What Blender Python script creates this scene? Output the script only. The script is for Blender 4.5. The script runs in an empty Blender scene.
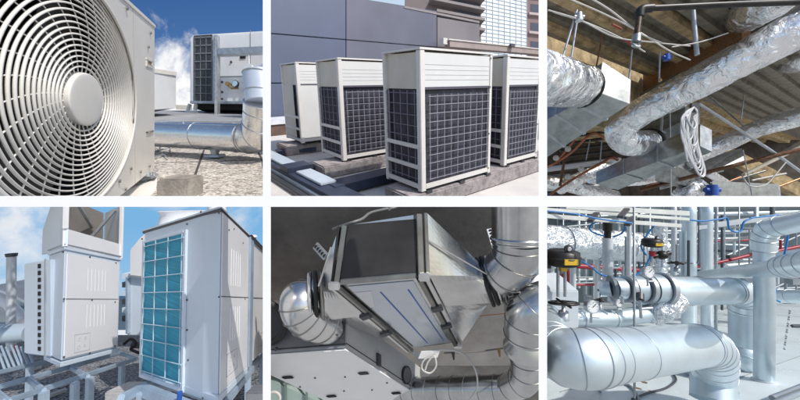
import bpy, bmesh, math, random
from mathutils import Vector, Matrix, noise
random.seed(7)
R_ = math.radians
S = bpy.context.scene
COL = S.collection

# ------------------------------------------------------------------ camera
F = 300.0                       # focal length in pixels of an 800 px wide picture
cam_d = bpy.data.cameras.new('camera'); cam = bpy.data.objects.new('camera', cam_d)
COL.objects.link(cam); S.camera = cam
cam_d.sensor_fit = 'HORIZONTAL'; cam_d.sensor_width = 36.0
cam_d.lens = 36.0 * F / 800.0
cam_d.clip_start = 0.05; cam_d.clip_end = 4000
cam.location = (0, 0, 0); cam.rotation_euler = (R_(90), 0, 0)

# ------------------------------------------------------------------ light
SUN_AZ = Vector((0.80, -0.60, 0)).normalized(); SUN_EL = 47.0
sdir = Vector((SUN_AZ.x*math.cos(R_(SUN_EL)), SUN_AZ.y*math.cos(R_(SUN_EL)), math.sin(R_(SUN_EL))))
w = bpy.data.worlds.new('World'); S.world = w; w.use_nodes = True
nt = w.node_tree; nt.nodes.clear()
sky = nt.nodes.new('ShaderNodeTexSky'); sky.sky_type = 'NISHITA'; sky.sun_disc = False
sky.sun_elevation = R_(SUN_EL); sky.sun_rotation = math.atan2(sdir.x, sdir.y)
sky.air_density = 1.0; sky.dust_density = 1.5; sky.ozone_density = 1.0
bg = nt.nodes.new('ShaderNodeBackground'); bg.inputs[1].default_value = 0.15
wo = nt.nodes.new('ShaderNodeOutputWorld')
nt.links.new(sky.outputs[0], bg.inputs[0]); nt.links.new(bg.outputs[0], wo.inputs[0])
sd = bpy.data.lights.new('sun', 'SUN'); sd.energy = 3.6; sd.angle = R_(0.6); sd.color = (1.0, 0.955, 0.89)
so = bpy.data.objects.new('sun', sd); COL.objects.link(so)
so.rotation_euler = sdir.to_track_quat('Z', 'Y').to_euler()
so.location = (6, -6, 9)
S.view_settings.view_transform = 'Standard'; S.view_settings.look = 'None'
S.view_settings.exposure = 0.0; S.view_settings.gamma = 1.0
S.view_settings.use_curve_mapping = False
S.render.engine = 'CYCLES'
S.cycles.max_bounces = 8; S.cycles.glossy_bounces = 4; S.cycles.diffuse_bounces = 4

# ------------------------------------------------------------------ geometry helpers
def U(px, py, Y):
    return Vector(((px-400)/F*Y, Y, (200-py)/F*Y))
def UR(px, py, rpx, r):            # the point where a round thing of radius r looks rpx wide
    return U(px, py, r*F/rpx)
def VP(vx, vy):
    return Vector((vx-400, F, 200-vy)).normalized()
def t_px(P, d, px):
    k = (px-400)/F
    return (k*P.y - P.x)/(d.x - k*d.y)
def t_py(P, d, py):
    k = (200-py)/F
    return (k*P.y - P.z)/(d.z - k*d.y)
def hit(px, py, P0, n):
    d = Vector(((px-400)/F, 1, (200-py)/F))
    return d * (P0.dot(n)/d.dot(n))

CUR = {'clip': [], 'unit': 1.0}
def panel(px0=None, px1=None, py0=None, py1=None, unit=1.0):
    CUR['unit'] = unit          # metres per drawing unit of this bay
    pl = []
    if px0 is not None: pl.append(Vector((-1, (px0-400)/F, 0)))
    if px1 is not None: pl.append(Vector((1, -(px1-400)/F, 0)))
    if py0 is not None: pl.append(Vector((0, -(200-py0)/F, 1)))
    if py1 is not None: pl.append(Vector((0, (200-py1)/F, -1)))
    CUR['clip'] = pl

def tag(o, label=None, cat=None, group=None, kind=None):
    if label: o['label'] = label
    if cat: o['category'] = cat
    if group: o['group'] = group
    if kind: o['kind'] = kind
    return o
BASE = {}
def thing(name, label, cat, loc, group=None):
    o = bpy.data.objects.new(name, None); COL.objects.link(o)
    loc = Vector(loc)*CUR['unit']; o.location = loc; o.empty_display_size = 0.2
    BASE[o] = Vector(loc)
    return tag(o, label, cat, group)

class MB:
    def __init__(s): s.v = []; s.f = []; s.sm = []
    def add(s, vs, fs, smooth=False):
        k = len(s.v); s.v += [Vector(v) for v in vs]
        for f in fs: s.f.append([i+k for i in f]); s.sm.append(smooth)
        return s
    def hexa(s, p):                 # p: 4 bottom then 4 top
        return s.add(p, [(0,3,2,1),(4,5,6,7),(0,1,5,4),(1,2,6,5),(2,3,7,6),(3,0,4,7)])
    def box(s, o, a, b, c):
        return s.hexa([o, o+a, o+a+b, o+b, o+c, o+a+c, o+a+b+c, o+b+c])
    def abox(s, x0, y0, z0, x1, y1, z1):
        return s.box(Vector((x0,y0,z0)), Vector((x1-x0,0,0)), Vector((0,y1-y0,0)), Vector((0,0,z1-z0)))
    def poly(s, pts): return s.add(pts, [tuple(range(len(pts)))])
    def prism(s, pts, vec):
        n = len(pts)
        return s.add(list(pts)+[p+vec for p in pts],
                     [tuple(range(n))[::-1], tuple(range(n, 2*n))]+[(i,(i+1)%n,(i+1)%n+n,i+n) for i in range(n)])
    def grid(s, fn, nu, nv, smooth=True, closed_u=False):
        vs = [fn(i/nu, j/nv) for j in range(nv+1) for i in range(nu+(0 if closed_u else 1))]
        W = nu if closed_u else nu+1
        fs = [(j*W+i, j*W+(i+1)%W, (j+1)*W+(i+1)%W, (j+1)*W+i) for j in range(nv) for i in range(nu)]
        return s.add(vs, fs, smooth)
    def tube(s, pts, r, seg=16, caps=True, smooth=True, noisef=None, flat=None):
        pts = [Vector(p) for p in pts]; n = len(pts)
        if not hasattr(r, '__len__'): r = [r]*n
        T = []
        for i in range(n):
            a = pts[max(i-1,0)]; b = pts[min(i+1,n-1)]
            T.append((b-a).normalized())
        up = Vector((0,0,1)) if abs(T[0].z) < .9 else Vector((0,1,0))
        nrm = (up - T[0]*up.dot(T[0])).normalized()
        vs = []
        for i in range(n):
            nrm = (nrm - T[i]*nrm.dot(T[i])).normalized()
            bi = T[i].cross(nrm)
            for k in range(seg):
                a = 2*math.pi*k/seg
                d = nrm*math.cos(a)+bi*math.sin(a)
                rr = r[i]
                if noisef: rr = noisef(rr, pts[i]+d*rr, i, k)
                vs.append(pts[i]+d*rr)
        fs = [(i*seg+k, i*seg+(k+1)%seg, (i+1)*seg+(k+1)%seg, (i+1)*seg+k) for i in range(n-1) for k in range(seg)]
        s.add(vs, fs, smooth)
        if caps:
            s.add([v.copy() for v in vs[:seg]], [tuple(range(seg))[::-1]])
            s.add([v.copy() for v in vs[-seg:]], [tuple(range(seg))])
        return s
    def bar(s, a, b, wdt, hgt=None, up=Vector((0,0,1))):
        a = Vector(a); b = Vector(b); hgt = hgt or wdt
        t = (b-a).normalized()
        if abs(t.dot(up)) > .95: up = Vector((1,0,0))
        x = t.cross(up).normalized()*wdt; y = x.cross(t).normalized()*hgt
        o = a - x/2 - y/2
        return s.box(o, x, y, b-a)
    def ball(s, c, r, seg=12, sq=(1,1,1)):
        c = Vector(c)
        return s.grid(lambda u,v: c+Vector((r*sq[0]*math.cos(2*math.pi*u)*math.sin(math.pi*(v*.98+.01)), r*sq[1]*math.sin(2*math.pi*u)*math.sin(math.pi*(v*.98+.01)), r*sq[2]*math.cos(math.pi*(v*.98+.01)))), seg, seg//2, True, True)
    def disc(s, c, n, r, th, seg=20):      # a short cylinder centred at c, axis n
        n = Vector(n).normalized()
        return s.tube([c-n*th/2, c+n*th/2], r, seg)
    def torus(s, c, n, r, t, seg=32, s2=8):
        n = Vector(n).normalized(); a = n.orthogonal().normalized(); b = n.cross(a)
        return s.grid(lambda u,v: c+(a*math.cos(2*math.pi*u)+b*math.sin(2*math.pi*u))*(r+t*math.cos(2*math.pi*v))+n*t*math.sin(2*math.pi*v), seg, s2, True, True)
    def build(s, name, mat, parent=None, bevel=0, clip=True, segs=2):
        if not s.v: return None
        bm = bmesh.new()
        vv = [bm.verts.new(p*CUR['unit']) for p in s.v]
        for f, sm in zip(s.f, s.sm):
            try:
                fc = bm.faces.new([vv[i] for i in f]); fc.smooth = sm
            except ValueError: pass
        bmesh.ops.recalc_face_normals(bm, faces=bm.faces)
        if bevel:
            bmesh.ops.bevel(bm, geom=[e for e in bm.edges if e.calc_face_angle(0) > .5 and not e.smooth is None and e.calc_length() > bevel*3], offset=bevel, segments=segs, affect='EDGES', clamp_overlap=True)
        if clip:
            for n in CUR['clip']:
                g = list(bm.verts)+list(bm.edges)+list(bm.faces)
                if not g: break
                res = bmesh.ops.bisect_plane(bm, geom=g, dist=1e-6, plane_co=(0,0,0), plane_no=n, clear_outer=True)
                ed = [e for e in res['geom_cut'] if isinstance(e, bmesh.types.BMEdge)]
                if ed and len(ed) < 400:
                    try: bmesh.ops.holes_fill(bm, edges=ed, sides=0)
                    except Exception: pass
        if not bm.faces: bm.free(); return None
        if parent is not None: base = BASE[parent]
        else:
            xs = [v.co for v in bm.verts]
            base = Vector((sum(p.x for p in xs)/len(xs), sum(p.y for p in xs)/len(xs), min(p.z for p in xs)))
        for v in bm.verts: v.co -= base
        me = bpy.data.meshes.new(name); bm.to_mesh(me); bm.free()
        me.materials.append(mat)
        o = bpy.data.objects.new(name, me); COL.objects.link(o)
        if parent is not None: o.parent = parent; BASE[o] = base
        else: o.location = base; BASE[o] = base
        return o

def each(name, mbs, mat, parent, bevel=0):
    return [b.build(name, mat, parent, bevel=bevel) for b in mbs]
def M1(fn, *a):
    b = MB(); getattr(b, fn)(*a); return b
def FB(face, *a):
    b = MB(); face.pbox(b, *a); return b

def spline(pts, n=8):
    P = [Vector(p) for p in pts]; P = [P[0]*2-P[1]]+P+[P[-1]*2-P[-2]]
    out = []
    for i in range(1, len(P)-2):
        for k in range(n):
            t = k/n; a,b,c,d = P[i-1:i+3]
            out.append(.5*((2*b)+(c-a)*t+(2*a-5*b+4*c-d)*t*t+(3*b-a-3*c+d)*t**3))
    out.append(P[-2]); return out
def fillet(pts, rad, n=8):            # straight runs joined by round elbows
    P = [Vector(p) for p in pts]; out = [P[0]]
    for i in range(1, len(P)-1):
        a = (P[i-1]-P[i]); b = (P[i+1]-P[i])
        rr = min(rad, a.length*.49, b.length*.49)
        p0 = P[i]+a.normalized()*rr; p1 = P[i]+b.normalized()*rr
        for k in range(n+1):
            t = k/n
            out.append(p0*(1-t)**2+P[i]*2*t*(1-t)+p1*t*t)
    out.append(P[-1]); return out
def resample(pts, step):
    out = [pts[0]]; acc = 0
    for a, b in zip(pts, pts[1:]):
        L = (b-a).length; m = max(1, int(round(L/step)))
        for k in range(1, m+1): out.append(a.lerp(b, k/m))
    return out

class Face:                            # a flat face: origin, right vector, up vector, normal towards the viewer
    def __init__(s, o, a, b):
        s.o, s.a, s.b = Vector(o), Vector(a), Vector(b)
        n = s.a.cross(s.b).normalized()
        if n.dot(s.o) > 0: n = -n
        s.n = n
    def pt(s, u, v, w=0): return s.o+s.a*u+s.b*v+s.n*w
    def uv(s, px, py, w=0):
        p = hit(px, py, s.o+s.n*w, s.n)-s.o-s.n*w
        aa, ab, bb = s.a.dot(s.a), s.a.dot(s.b), s.b.dot(s.b)
        pa, pb = p.dot(s.a), p.dot(s.b); D = aa*bb-ab*ab
        return ((pa*bb-pb*ab)/D, (pb*aa-pa*ab)/D)
    def box(s, m, u0, v0, u1, v1, w0, w1):
        return m.hexa([s.pt(u0,v0,w0), s.pt(u1,v0,w0), s.pt(u1,v1,w0), s.pt(u0,v1,w0),
                       s.pt(u0,v0,w1), s.pt(u1,v0,w1), s.pt(u1,v1,w1), s.pt(u0,v1,w1)])
    def pbox(s, m, px0, py0, px1, py1, w0, w1):
        u0, v0 = s.uv(px0, py0, w1); u1, v1 = s.uv(px1, py1, w1)
        return s.box(m, min(u0,u1), min(v0,v1), max(u0,u1), max(v0,v1), w0, w1)
    def at(s, px, py, w=0):
        return hit(px, py, s.o+s.n*w, s.n)

def one(name, mb, mt, label, cat, group=None, bevel=0):
    o = mb.build(name, mt, bevel=bevel)
    if o is not None: tag(o, label, cat, group)
    return o
def T(name, label, cat, pts, r, mt, group=None, seg=12, caps=True):
    return one(name, MB().tube(pts, r, seg, caps), mt, label, cat, group)
def loft(m, quad, c, nrm, r, n=40, rows=8, ref=None):
    # rectangle (4 corners, in order) blended into a circle
    nrm = Vector(nrm).normalized(); ce = sum(quad, Vector())/4
    per = []
    for k in range(4):
        for j in range(n//4): per.append(quad[k].lerp(quad[(k+1)%4], j/(n//4)))
    a = (quad[0]-ce); a = (a-nrm*a.dot(nrm)).normalized(); b = nrm.cross(a)
    q1 = quad[1]-ce
    if q1.dot(b) < 0: b = -b
    circ = []
    for k in range(n):
        p = per[k]-ce; p = p-nrm*p.dot(nrm); ang = math.atan2(p.dot(b), p.dot(a))
        circ.append(Vector(c)+a*r*math.cos(ang)+b*r*math.sin(ang))
    vs = []
    for i in range(rows+1): vs += [per[k].lerp(circ[k], i/rows) for k in range(n)]
    m.add(vs, [(i*n+k, i*n+(k+1)%n, (i+1)*n+(k+1)%n, (i+1)*n+k) for i in range(rows) for k in range(n)], False)
    return circ

# ------------------------------------------------------------------ materials
MATS = {}
def mat(name, col, rough=.5, metal=0.0, var=.08, nscale=3.0, bump=0.0, bscale=40.0, spec=.5, col2=None, streak=None, aniso=0, coat=0, emit=None, dirt=0):
    if name in MATS: return MATS[name]
    m = bpy.data.materials.new(name); m.use_nodes = True
    t = m.node_tree; N = t.nodes; L = t.links; b = N['Principled BSDF']
    b.inputs['Roughness'].default_value = rough; b.inputs['Metallic'].default_value = metal
    b.inputs['Specular IOR Level'].default_value = spec
    tc = N.new('ShaderNodeTexCoord')
    nz = N.new('ShaderNodeTexNoise'); nz.inputs['Scale'].default_value = nscale; nz.inputs['Detail'].default_value = 6; nz.inputs['Roughness'].default_value = .62
    if streak:
        mp = N.new('ShaderNodeMapping'); mp.inputs['Scale'].default_value = streak
        L.new(tc.outputs['Object'], mp.inputs[0]); L.new(mp.outputs[0], nz.inputs['Vector'])
    else: L.new(tc.outputs['Object'], nz.inputs['Vector'])
    cr = N.new('ShaderNodeValToRGB')
    c2 = col2 or tuple(c*(1-var*2.2) for c in col)
    c1 = tuple(min(1, c*(1+var*.6)) for c in col) if not col2 else col
    cr.color_ramp.elements[0].position = .32; cr.color_ramp.elements[0].color = (*c2, 1)
    cr.color_ramp.elements[1].position = .68; cr.color_ramp.elements[1].color = (*c1, 1)
    L.new(nz.outputs[0], cr.inputs[0])
    out = cr.outputs[0]
    if dirt:
        n2 = N.new('ShaderNodeTexNoise'); n2.inputs['Scale'].default_value = nscale*4.7; n2.inputs['Detail'].default_value = 8; n2.inputs['Roughness'].default_value = .75
        L.new(tc.outputs['Object'], n2.inputs['Vector'])
        r2 = N.new('ShaderNodeMapRange'); r2.inputs[1].default_value = .52; r2.inputs[2].default_value = .72; r2.inputs[3].default_value = 0; r2.inputs[4].default_value = dirt
        L.new(n2.outputs[0], r2.inputs[0])
        mx = N.new('ShaderNodeMix'); mx.data_type = 'RGBA'; mx.inputs[7].default_value = (col[0]*.45, col[1]*.40, col[2]*.34, 1)
        L.new(r2.outputs[0], mx.inputs[0]); L.new(out, mx.inputs[6]); out = mx.outputs[2]
    L.new(out, b.inputs['Base Color'])
    rr = N.new('ShaderNodeMapRange'); rr.inputs[3].default_value = max(.03, rough-.07); rr.inputs[4].default_value = min(1, rough+.1)
    L.new(nz.outputs[0], rr.inputs[0]); L.new(rr.outputs[0], b.inputs['Roughness'])
    if bump:
        bn = N.new('ShaderNodeTexNoise'); bn.inputs['Scale'].default_value = bscale; bn.inputs['Detail'].default_value = 5
        L.new(tc.outputs['Object'], bn.inputs['Vector'])
        bp = N.new('ShaderNodeBump'); bp.inputs['Strength'].default_value = bump; bp.inputs['Distance'].default_value = .02
        L.new(bn.outputs[0], bp.inputs['Height']); L.new(bp.outputs[0], b.inputs['Normal'])
    if aniso: b.inputs['Anisotropic'].default_value = aniso
    MATS[name] = m; return m

def sky_mat(name, zen, mid, hor, z0, z1, cs, c0, c1, off=(0,0,0), strength=1.0, cloud=(1,1,1), stretch=(1,1,2.2), cz=None, bank=None):
    m = bpy.data.materials.new(name); m.use_nodes = True
    t = m.node_tree; N = t.nodes; L = t.links; N.clear()
    o = N.new('ShaderNodeOutputMaterial'); e = N.new('ShaderNodeEmission'); e.inputs[1].default_value = strength
    tc = N.new('ShaderNodeTexCoord'); geo = N.new('ShaderNodeNewGeometry'); sp = N.new('ShaderNodeSeparateXYZ')
    L.new(geo.outputs['Position'], sp.inputs[0])
    mr = N.new('ShaderNodeMapRange'); mr.inputs[1].default_value = z0; mr.inputs[2].default_value = z1
    L.new(sp.outputs[2], mr.inputs[0])
    cr = N.new('ShaderNodeValToRGB'); el = cr.color_ramp.elements
    el[0].color = (*hor,1); el[1].color = (*zen,1); k = el.new(.45); k.color = (*mid,1)
    L.new(mr.outputs[0], cr.inputs[0])
    mp = N.new('ShaderNodeMapping'); mp.inputs['Scale'].default_value = stretch; mp.inputs['Location'].default_value = off
    L.new(geo.outputs['Position'], mp.inputs[0])
    nz = N.new('ShaderNodeTexNoise'); nz.inputs['Scale'].default_value = cs; nz.inputs['Detail'].default_value = 9; nz.inputs['Roughness'].default_value = .58; nz.inputs['Distortion'].default_value = .35
    L.new(mp.outputs[0], nz.inputs['Vector'])
    src = nz.outputs[0]
    if cz:                             # clouds gather near a height
        m1 = N.new('ShaderNodeMapRange'); m1.inputs[1].default_value = cz[0]; m1.inputs[2].default_value = cz[1]; m1.inputs[3].default_value = cz[2]; m1.inputs[4].default_value = 0
        L.new(sp.outputs[2], m1.inputs[0])
        ad = N.new('ShaderNodeMath'); ad.operation = 'ADD'; L.new(src, ad.inputs[0]); L.new(m1.outputs[0], ad.inputs[1]); src = ad.outputs[0]
    if bank:                           # one bank of cloud: place, radius, gain
        vd = N.new('ShaderNodeVectorMath'); vd.operation = 'DISTANCE'; vd.inputs[1].default_value = bank[0]; L.new(geo.outputs['Position'], vd.inputs[0])
        m2 = N.new('ShaderNodeMapRange'); m2.interpolation_type = 'SMOOTHSTEP'; m2.inputs[1].default_value = 0; m2.inputs[2].default_value = bank[1]; m2.inputs[3].default_value = bank[2]; m2.inputs[4].default_value = 0
        L.new(vd.outputs['Value'], m2.inputs[0]); a2_ = N.new('ShaderNodeMath'); a2_.operation = 'ADD'; L.new(src, a2_.inputs[0]); L.new(m2.outputs[0], a2_.inputs[1]); src = a2_.outputs[0]
    r2 = N.new('ShaderNodeMapRange'); r2.interpolation_type = 'SMOOTHSTEP'; r2.inputs[1].default_value = c0; r2.inputs[2].default_value = c1
    L.new(src, r2.inputs[0])
    mx = N.new('ShaderNodeMix'); mx.data_type = 'RGBA'; mx.inputs[7].default_value = (*cloud,1)
    L.new(r2.outputs[0], mx.inputs[0]); L.new(cr.outputs[0], mx.inputs[6]); L.new(mx.outputs[2], e.inputs[0]); L.new(e.outputs[0], o.inputs[0])
    return m

def gravel_mat(name, a, b_, c, scale, joints=None, bump=.6):
    m = bpy.data.materials.new(name); m.use_nodes = True
    t = m.node_tree; N = t.nodes; L = t.links; b = N['Principled BSDF']; b.inputs['Roughness'].default_value = .9
    tc = N.new('ShaderNodeTexCoord'); v = N.new('ShaderNodeTexVoronoi'); v.inputs['Scale'].default_value = scale
    L.new(tc.outputs['Object'], v.inputs['Vector'])
    sp = N.new('ShaderNodeSeparateXYZ'); L.new(v.outputs['Color'], sp.inputs[0])
    cr = N.new('ShaderNodeValToRGB'); el = cr.color_ramp.elements
    el[0].color = (*a,1); el[0].position = .05; el[1].color = (*c,1); el[1].position = .9; k = el.new(.45); k.color = (*b_,1)
    L.new(sp.outputs[0], cr.inputs[0]); 
    nz = N.new('ShaderNodeTexNoise'); nz.inputs['Scale'].default_value = 2.2; nz.inputs['Detail'].default_value = 6
    L.new(tc.outputs['Object'], nz.inputs['Vector'])
    mr = N.new('ShaderNodeMapRange'); mr.inputs[1].default_value = .3; mr.inputs[2].default_value = .7; mr.inputs[3].default_value = .78; mr.inputs[4].default_value = 1.08
    L.new(nz.outputs[0], mr.inputs[0])
    mu = N.new('ShaderNodeMix'); mu.data_type = 'RGBA'; mu.blend_type = 'MULTIPLY'; mu.inputs[0].default_value = 1
    L.new(cr.outputs[0], mu.inputs[6]); L.new(mr.outputs[0], mu.inputs[7]); L.new(mu.outputs[2], b.inputs['Base Color'])
    bp = N.new('ShaderNodeBump'); bp.inputs['Strength'].default_value = bump; bp.inputs['Distance'].default_value = .03; bp.invert = True
    L.new(v.outputs['Distance'], bp.inputs['Height']); L.new(bp.outputs[0], b.inputs['Normal'])
    return m

# ------------------------------------------------------------------ the white partition that divides the six bays
panel()
wall_white = mat('white_wall_paint', (.93,.93,.93), .6, var=.004, nscale=1)
pw = thing('partition_wall', 'white partition lattice of bars dividing the six equipment bays', 'partition', (0,1.1,-.75))
def wedge(px0, py0, px1, py1, Y0=1.0, Y1=1.12):
    return MB().hexa([U(px0,py1,Y0),U(px1,py1,Y0),U(px1,py1,Y1),U(px0,py1,Y1),U(px0,py0,Y0),U(px1,py0,Y0),U(px1,py0,Y1),U(px0,py0,Y1)])
wedge(-120,196,920,206.8).build('crossbar', wall_white, pw)
for a, b in ((262.8,270.8),(538.7,547.1)):
    wedge(a,-30,b,195.95).build('upright', wall_white, pw)
    wedge(a,206.85,b,430).build('upright', wall_white, pw)
g = MB(); g.poly([Vector((-1500,-1500,-30)),Vector((1500,-1500,-30)),Vector((1500,1500,-30)),Vector((-1500,1500,-30))])
tag(g.build('ground', mat('bounce_sheet_concrete', (.42,.41,.39), .9, var=.12, nscale=.2)), kind='structure')  # unseen pale sheet far under the bays, added to bounce light upward
# ================================================================== BAY 1: fan unit on a gravel roof
panel(px1=267, py1=201)
cream = mat('cream_enamel', (.79,.765,.71), .34, var=.03, nscale=2)
cream_d = mat('cream_seam', (.42,.40,.35), .6)
blackm = mat('black_cavity', (.012,.012,.013), .8)
steel_d = mat('dark_steel', (.10,.10,.11), .45, .6)
galv = mat('galvanised_steel', (.50,.53,.56), .42, .65, var=.12, nscale=6)
alu = mat('aluminium_jacket', (.90,.90,.90), .24, 1.0, var=.05, nscale=5, bump=.015, bscale=4, streak=(1,1,6))
white_m = mat('white_sheet_metal', (.78,.79,.80), .38, var=.03, nscale=2)
conc = mat('grey_concrete', (.36,.33,.29), .9, var=.2, nscale=5, bump=.5, bscale=30, dirt=.4)
screwm = mat('screw_steel', (.30,.29,.28), .4, .8)

e1 = VP(238,101)
# plumb direction of the casing: square to e1 and close to the picture's vertical
b_ = -99/ (300+.823*162); e3 = Vector((-.823*b_, b_, 1)).normalized()
e3 = (e3 - e1*e3.dot(e1)).normalized()
nF = e1.cross(e3).normalized()
HUB = U(88,100,2.6)
if nF.dot(HUB) > 0: nF = -nF
R3 = 108*2.6/F; R1 = t_px(HUB, e1, 136)
def FP(a, b, c=0): return HUB+e1*(R1*a)+e3*(R3*b)+nF*c
aE = t_px(HUB, e1, 154.5)/R1; aL = -1.10; bT = 1.145; bB = -1.15
fan = thing('fan_unit', 'large cream condenser unit with round spiral fan grille filling the left foreground', 'air conditioner', FP(.3,bB,-.3))
# front sheet with an oval opening
m = MB(); n = 96; ring0 = []; outer = []
for k in range(n):
    t = 2*math.pi*k/n; c_, s_ = math.cos(t), math.sin(t)
    ring0.append(FP(1.0*c_, 1.0*s_, 0))
    sc = min((aE if c_ > 0 else -aL)/max(abs(c_),1e-6), (bT if s_ > 0 else -bB)/max(abs(s_),1e-6))
    outer.append((c_*sc, s_*sc))
# snap nearest to corners
for ca, cb in ((aE,bT),(aL,bT),(aL,bB),(aE,bB)):
    i = min(range(n), key=lambda q: (outer[q][0]-ca)**2+(outer[q][1]-cb)**2); outer[i] = (ca, cb)
op = [FP(a,b,0) for a,b in outer]
m.add(ring0+op, [(k,(k+1)%n,(k+1)%n+n,k+n) for k in range(n)])
inn = [p-nF*.10 for p in ring0]
m.add(ring0+inn, [(k,(k+1)%n,(k+1)%n+n,k+n) for k in range(n)], True)
m.build('front_panel', cream, fan)
m = MB(); D = .9
def side(a0,b0,a1,b1): m.poly([FP(a0,b0,0),FP(a1,b1,0),FP(a1,b1,-D),FP(a0,b0,-D)])
side(aL,bT,aE,bT); side(aE,bT,aE,bB); side(aE,bB,aL,bB); side(aL,bB,aL,bT)
m.poly([FP(aL,bB,-D),FP(aE,bB,-D),FP(aE,bT,-D),FP(aL,bT,-D)])
m.build('casing', cream, fan)
m = MB()   # lid with a turned-down lip
m.hexa([FP(aL,bT-.035,.012),FP(aE+.01,bT-.035,.012),FP(aE+.01,bT-.035,-D),FP(aL,bT-.035,-D),FP(aL,bT+.02,.012),FP(aE+.01,bT+.02,.012),FP(aE+.01,bT+.02,-D),FP(aL,bT+.02,-D)])
m.build('lid', cream, fan, bevel=.008)
m = MB()   # cavity behind the grille
m.grid(lambda u,v: FP(1.0*math.cos(2*math.pi*u),1.0*math.sin(2*math.pi*u),-.10-.42*v), 64, 2, True, True)
m.poly([FP(math.cos(2*math.pi*k/64), math.sin(2*math.pi*k/64), -.52) for k in range(64)])
m.build('fan_housing', blackm, fan)
m = MB()   # fan blades inside
for q in range(4):
    def bl(u, v, q=q):
        r = .2+.72*u; t = q*math.pi/2+(v-.5)*(1.0-.25*u)-.5*u
        return FP(r*math.cos(t), r*math.sin(t), -.30+.14*(v-.5))
    m.grid(bl, 10, 8)
m.build('fan_blade', mat('fan_plastic', (.05,.048,.047), .5), fan)
m = MB()   # concentric grille rings with depth
nr = 17; r0 = .285; r1 = .985
for i in range(nr):
    r = r0+(r1-r0)*i/(nr-1); bow = -.030-.022*(abs(r-.62)/.4)**2
    tk = .0074
    sec = [(-tk,-.015),(-tk,-.008),(-tk*.5,0),(tk*.5,0),(tk,-.008),(tk,-.015)]
    ns = 112
    vs = [FP((r+sx)*math.cos(2*math.pi*k/ns),(r+sx)*math.sin(2*math.pi*k/ns), bow+.03+sy) for k in range(ns) for sx,sy in sec]
    m.add(vs, [(k*6+j,((k+1)%ns)*6+j,((k+1)%ns)*6+(j+1)%6,k*6+(j+1)%6) for k in range(ns) for j in range(6)], True)
nsp = 30
for q in range(nsp):
    t0 = 2*math.pi*q/nsp+.06
    pts = []
    for k in range(17):
        r = .22+(.985-.22)*k/16; t = t0+.30*((r-.22)/.765)**1.4
        bow = -.030-.022*(abs(r-.62)/.4)**2
        pts.append(FP(r*math.cos(t), r*math.sin(t), bow+.014))
    m.tube(pts, .0052, 6)
m.build('fan_grille', cream, fan)
m = MB()
rh = .236
m.grid(lambda u,v: FP(rh*math.cos(2*math.pi*u)*math.sin(v*1.5708), rh*math.sin(2*math.pi*u)*math.sin(v*1.5708), -.005+.016*math.cos(v*1.5708)**.5 if v<.999 else -.005), 64, 12, True, True)
m.grid(lambda u,v: FP(rh*math.cos(2*math.pi*u), rh*math.sin(2*math.pi*u), -.005-.05*v), 64, 1, True, True)
m.build('hub_cap', cream, fan)
m = MB()
m.grid(lambda u,v: FP((1.0+.018*math.cos(6.2832*v))*math.cos(2*math.pi*u),(1.0+.018*math.cos(6.2832*v))*math.sin(2*math.pi*u),.012*math.sin(6.2832*v)), 96, 8, True, True)
m.build('grille_rim', cream, fan)
a133 = t_px(HUB+e3*R3*bT, e1, 132.5)/R1
m = MB(); m.hexa([FP(a133,bB,-.002),FP(a133+.012,bB,-.002),FP(a133+.012,bT-.04,-.002),FP(a133,bT-.04,-.002),FP(a133,bB,.0025),FP(a133+.012,bB,.0025),FP(a133+.012,bT-.04,.0025),FP(a133,bT-.04,.0025)])
m.build('panel_seam', mat('seam_shadow_grey', (.55,.53,.48), .6), fan)
fface = Face(FP(0,0,0), e1*R1, e3*R3)
m = MB()
fface.pbox(m,147,59.5,153.4,60.6,0,.012); fface.pbox(m,147,66.2,153.4,67.3,0,.012); fface.pbox(m,147,60.6,148,66.2,0,.012); fface.pbox(m,152.4,60.6,153.4,66.2,0,.012)
fo = m.build('vent_frame', cream, fan)
m = MB(); fface.pbox(m,148,60.8,152.4,66,0,.003); m.build('vent_grid', mat('vent_brown', (.30,.24,.17), .7), fo)
each('screw', [M1('disc', fface.at(px,py,.014), nF, .020, .012, 10) for px,py in ((127.5,8.5),(151,33),(149,47),(131.5,168.5),(141,172),(150,166),(120,181),(126,189))], screwm, fan)
m = MB(); m.tube([fface.at(147,132.4,.0), fface.at(147,132.3,.012), fface.at(153,131,.012), fface.at(153.4,131,.0)], .010, 6); m.build('handle', screwm, fan)

# ---- roof of pebble-faced pavers (horizon at y = 101)
g1 = Vector((0,F,99)).normalized(); gx = Vector((1,0,0)); gn = gx.cross(g1).normalized()
if gn.z < 0: gn = -gn
G0 = U(218,161,6.2)
def GP(px,py,h=0): return hit(px,py,G0+gn*h,gn)
m = MB(); m.poly([GP(-40,215),GP(300,215),GP(300,113),GP(-40,113)])
peb = gravel_mat('pebble_paving', (.22,.19,.16), (.52,.46,.39), (.72,.67,.60), 26)
tag(m.build('ground', peb), kind='structure')
m = MB()
def strip(p0,p1,wd,th=.004):
    a,b = GP(*p0),GP(*p1); d=(b-a).normalized(); s=d.cross(gn)*wd
    m.hexa([a-s-gn*.001,b-s-gn*.001,b+s-gn*.001,a+s-gn*.001,a-s+gn*th,b-s+gn*th,b+s+gn*th,a+s+gn*th])
strip((204,150),(187,198),.02); strip((252,140),(285,205),.02); strip((150,163),(262,160),.014); strip((120,150),(262,146.5),.012)
tag(m.build('paver_joint', mat('joint_dark', (.07,.065,.06), .95)), kind='structure')

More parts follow.
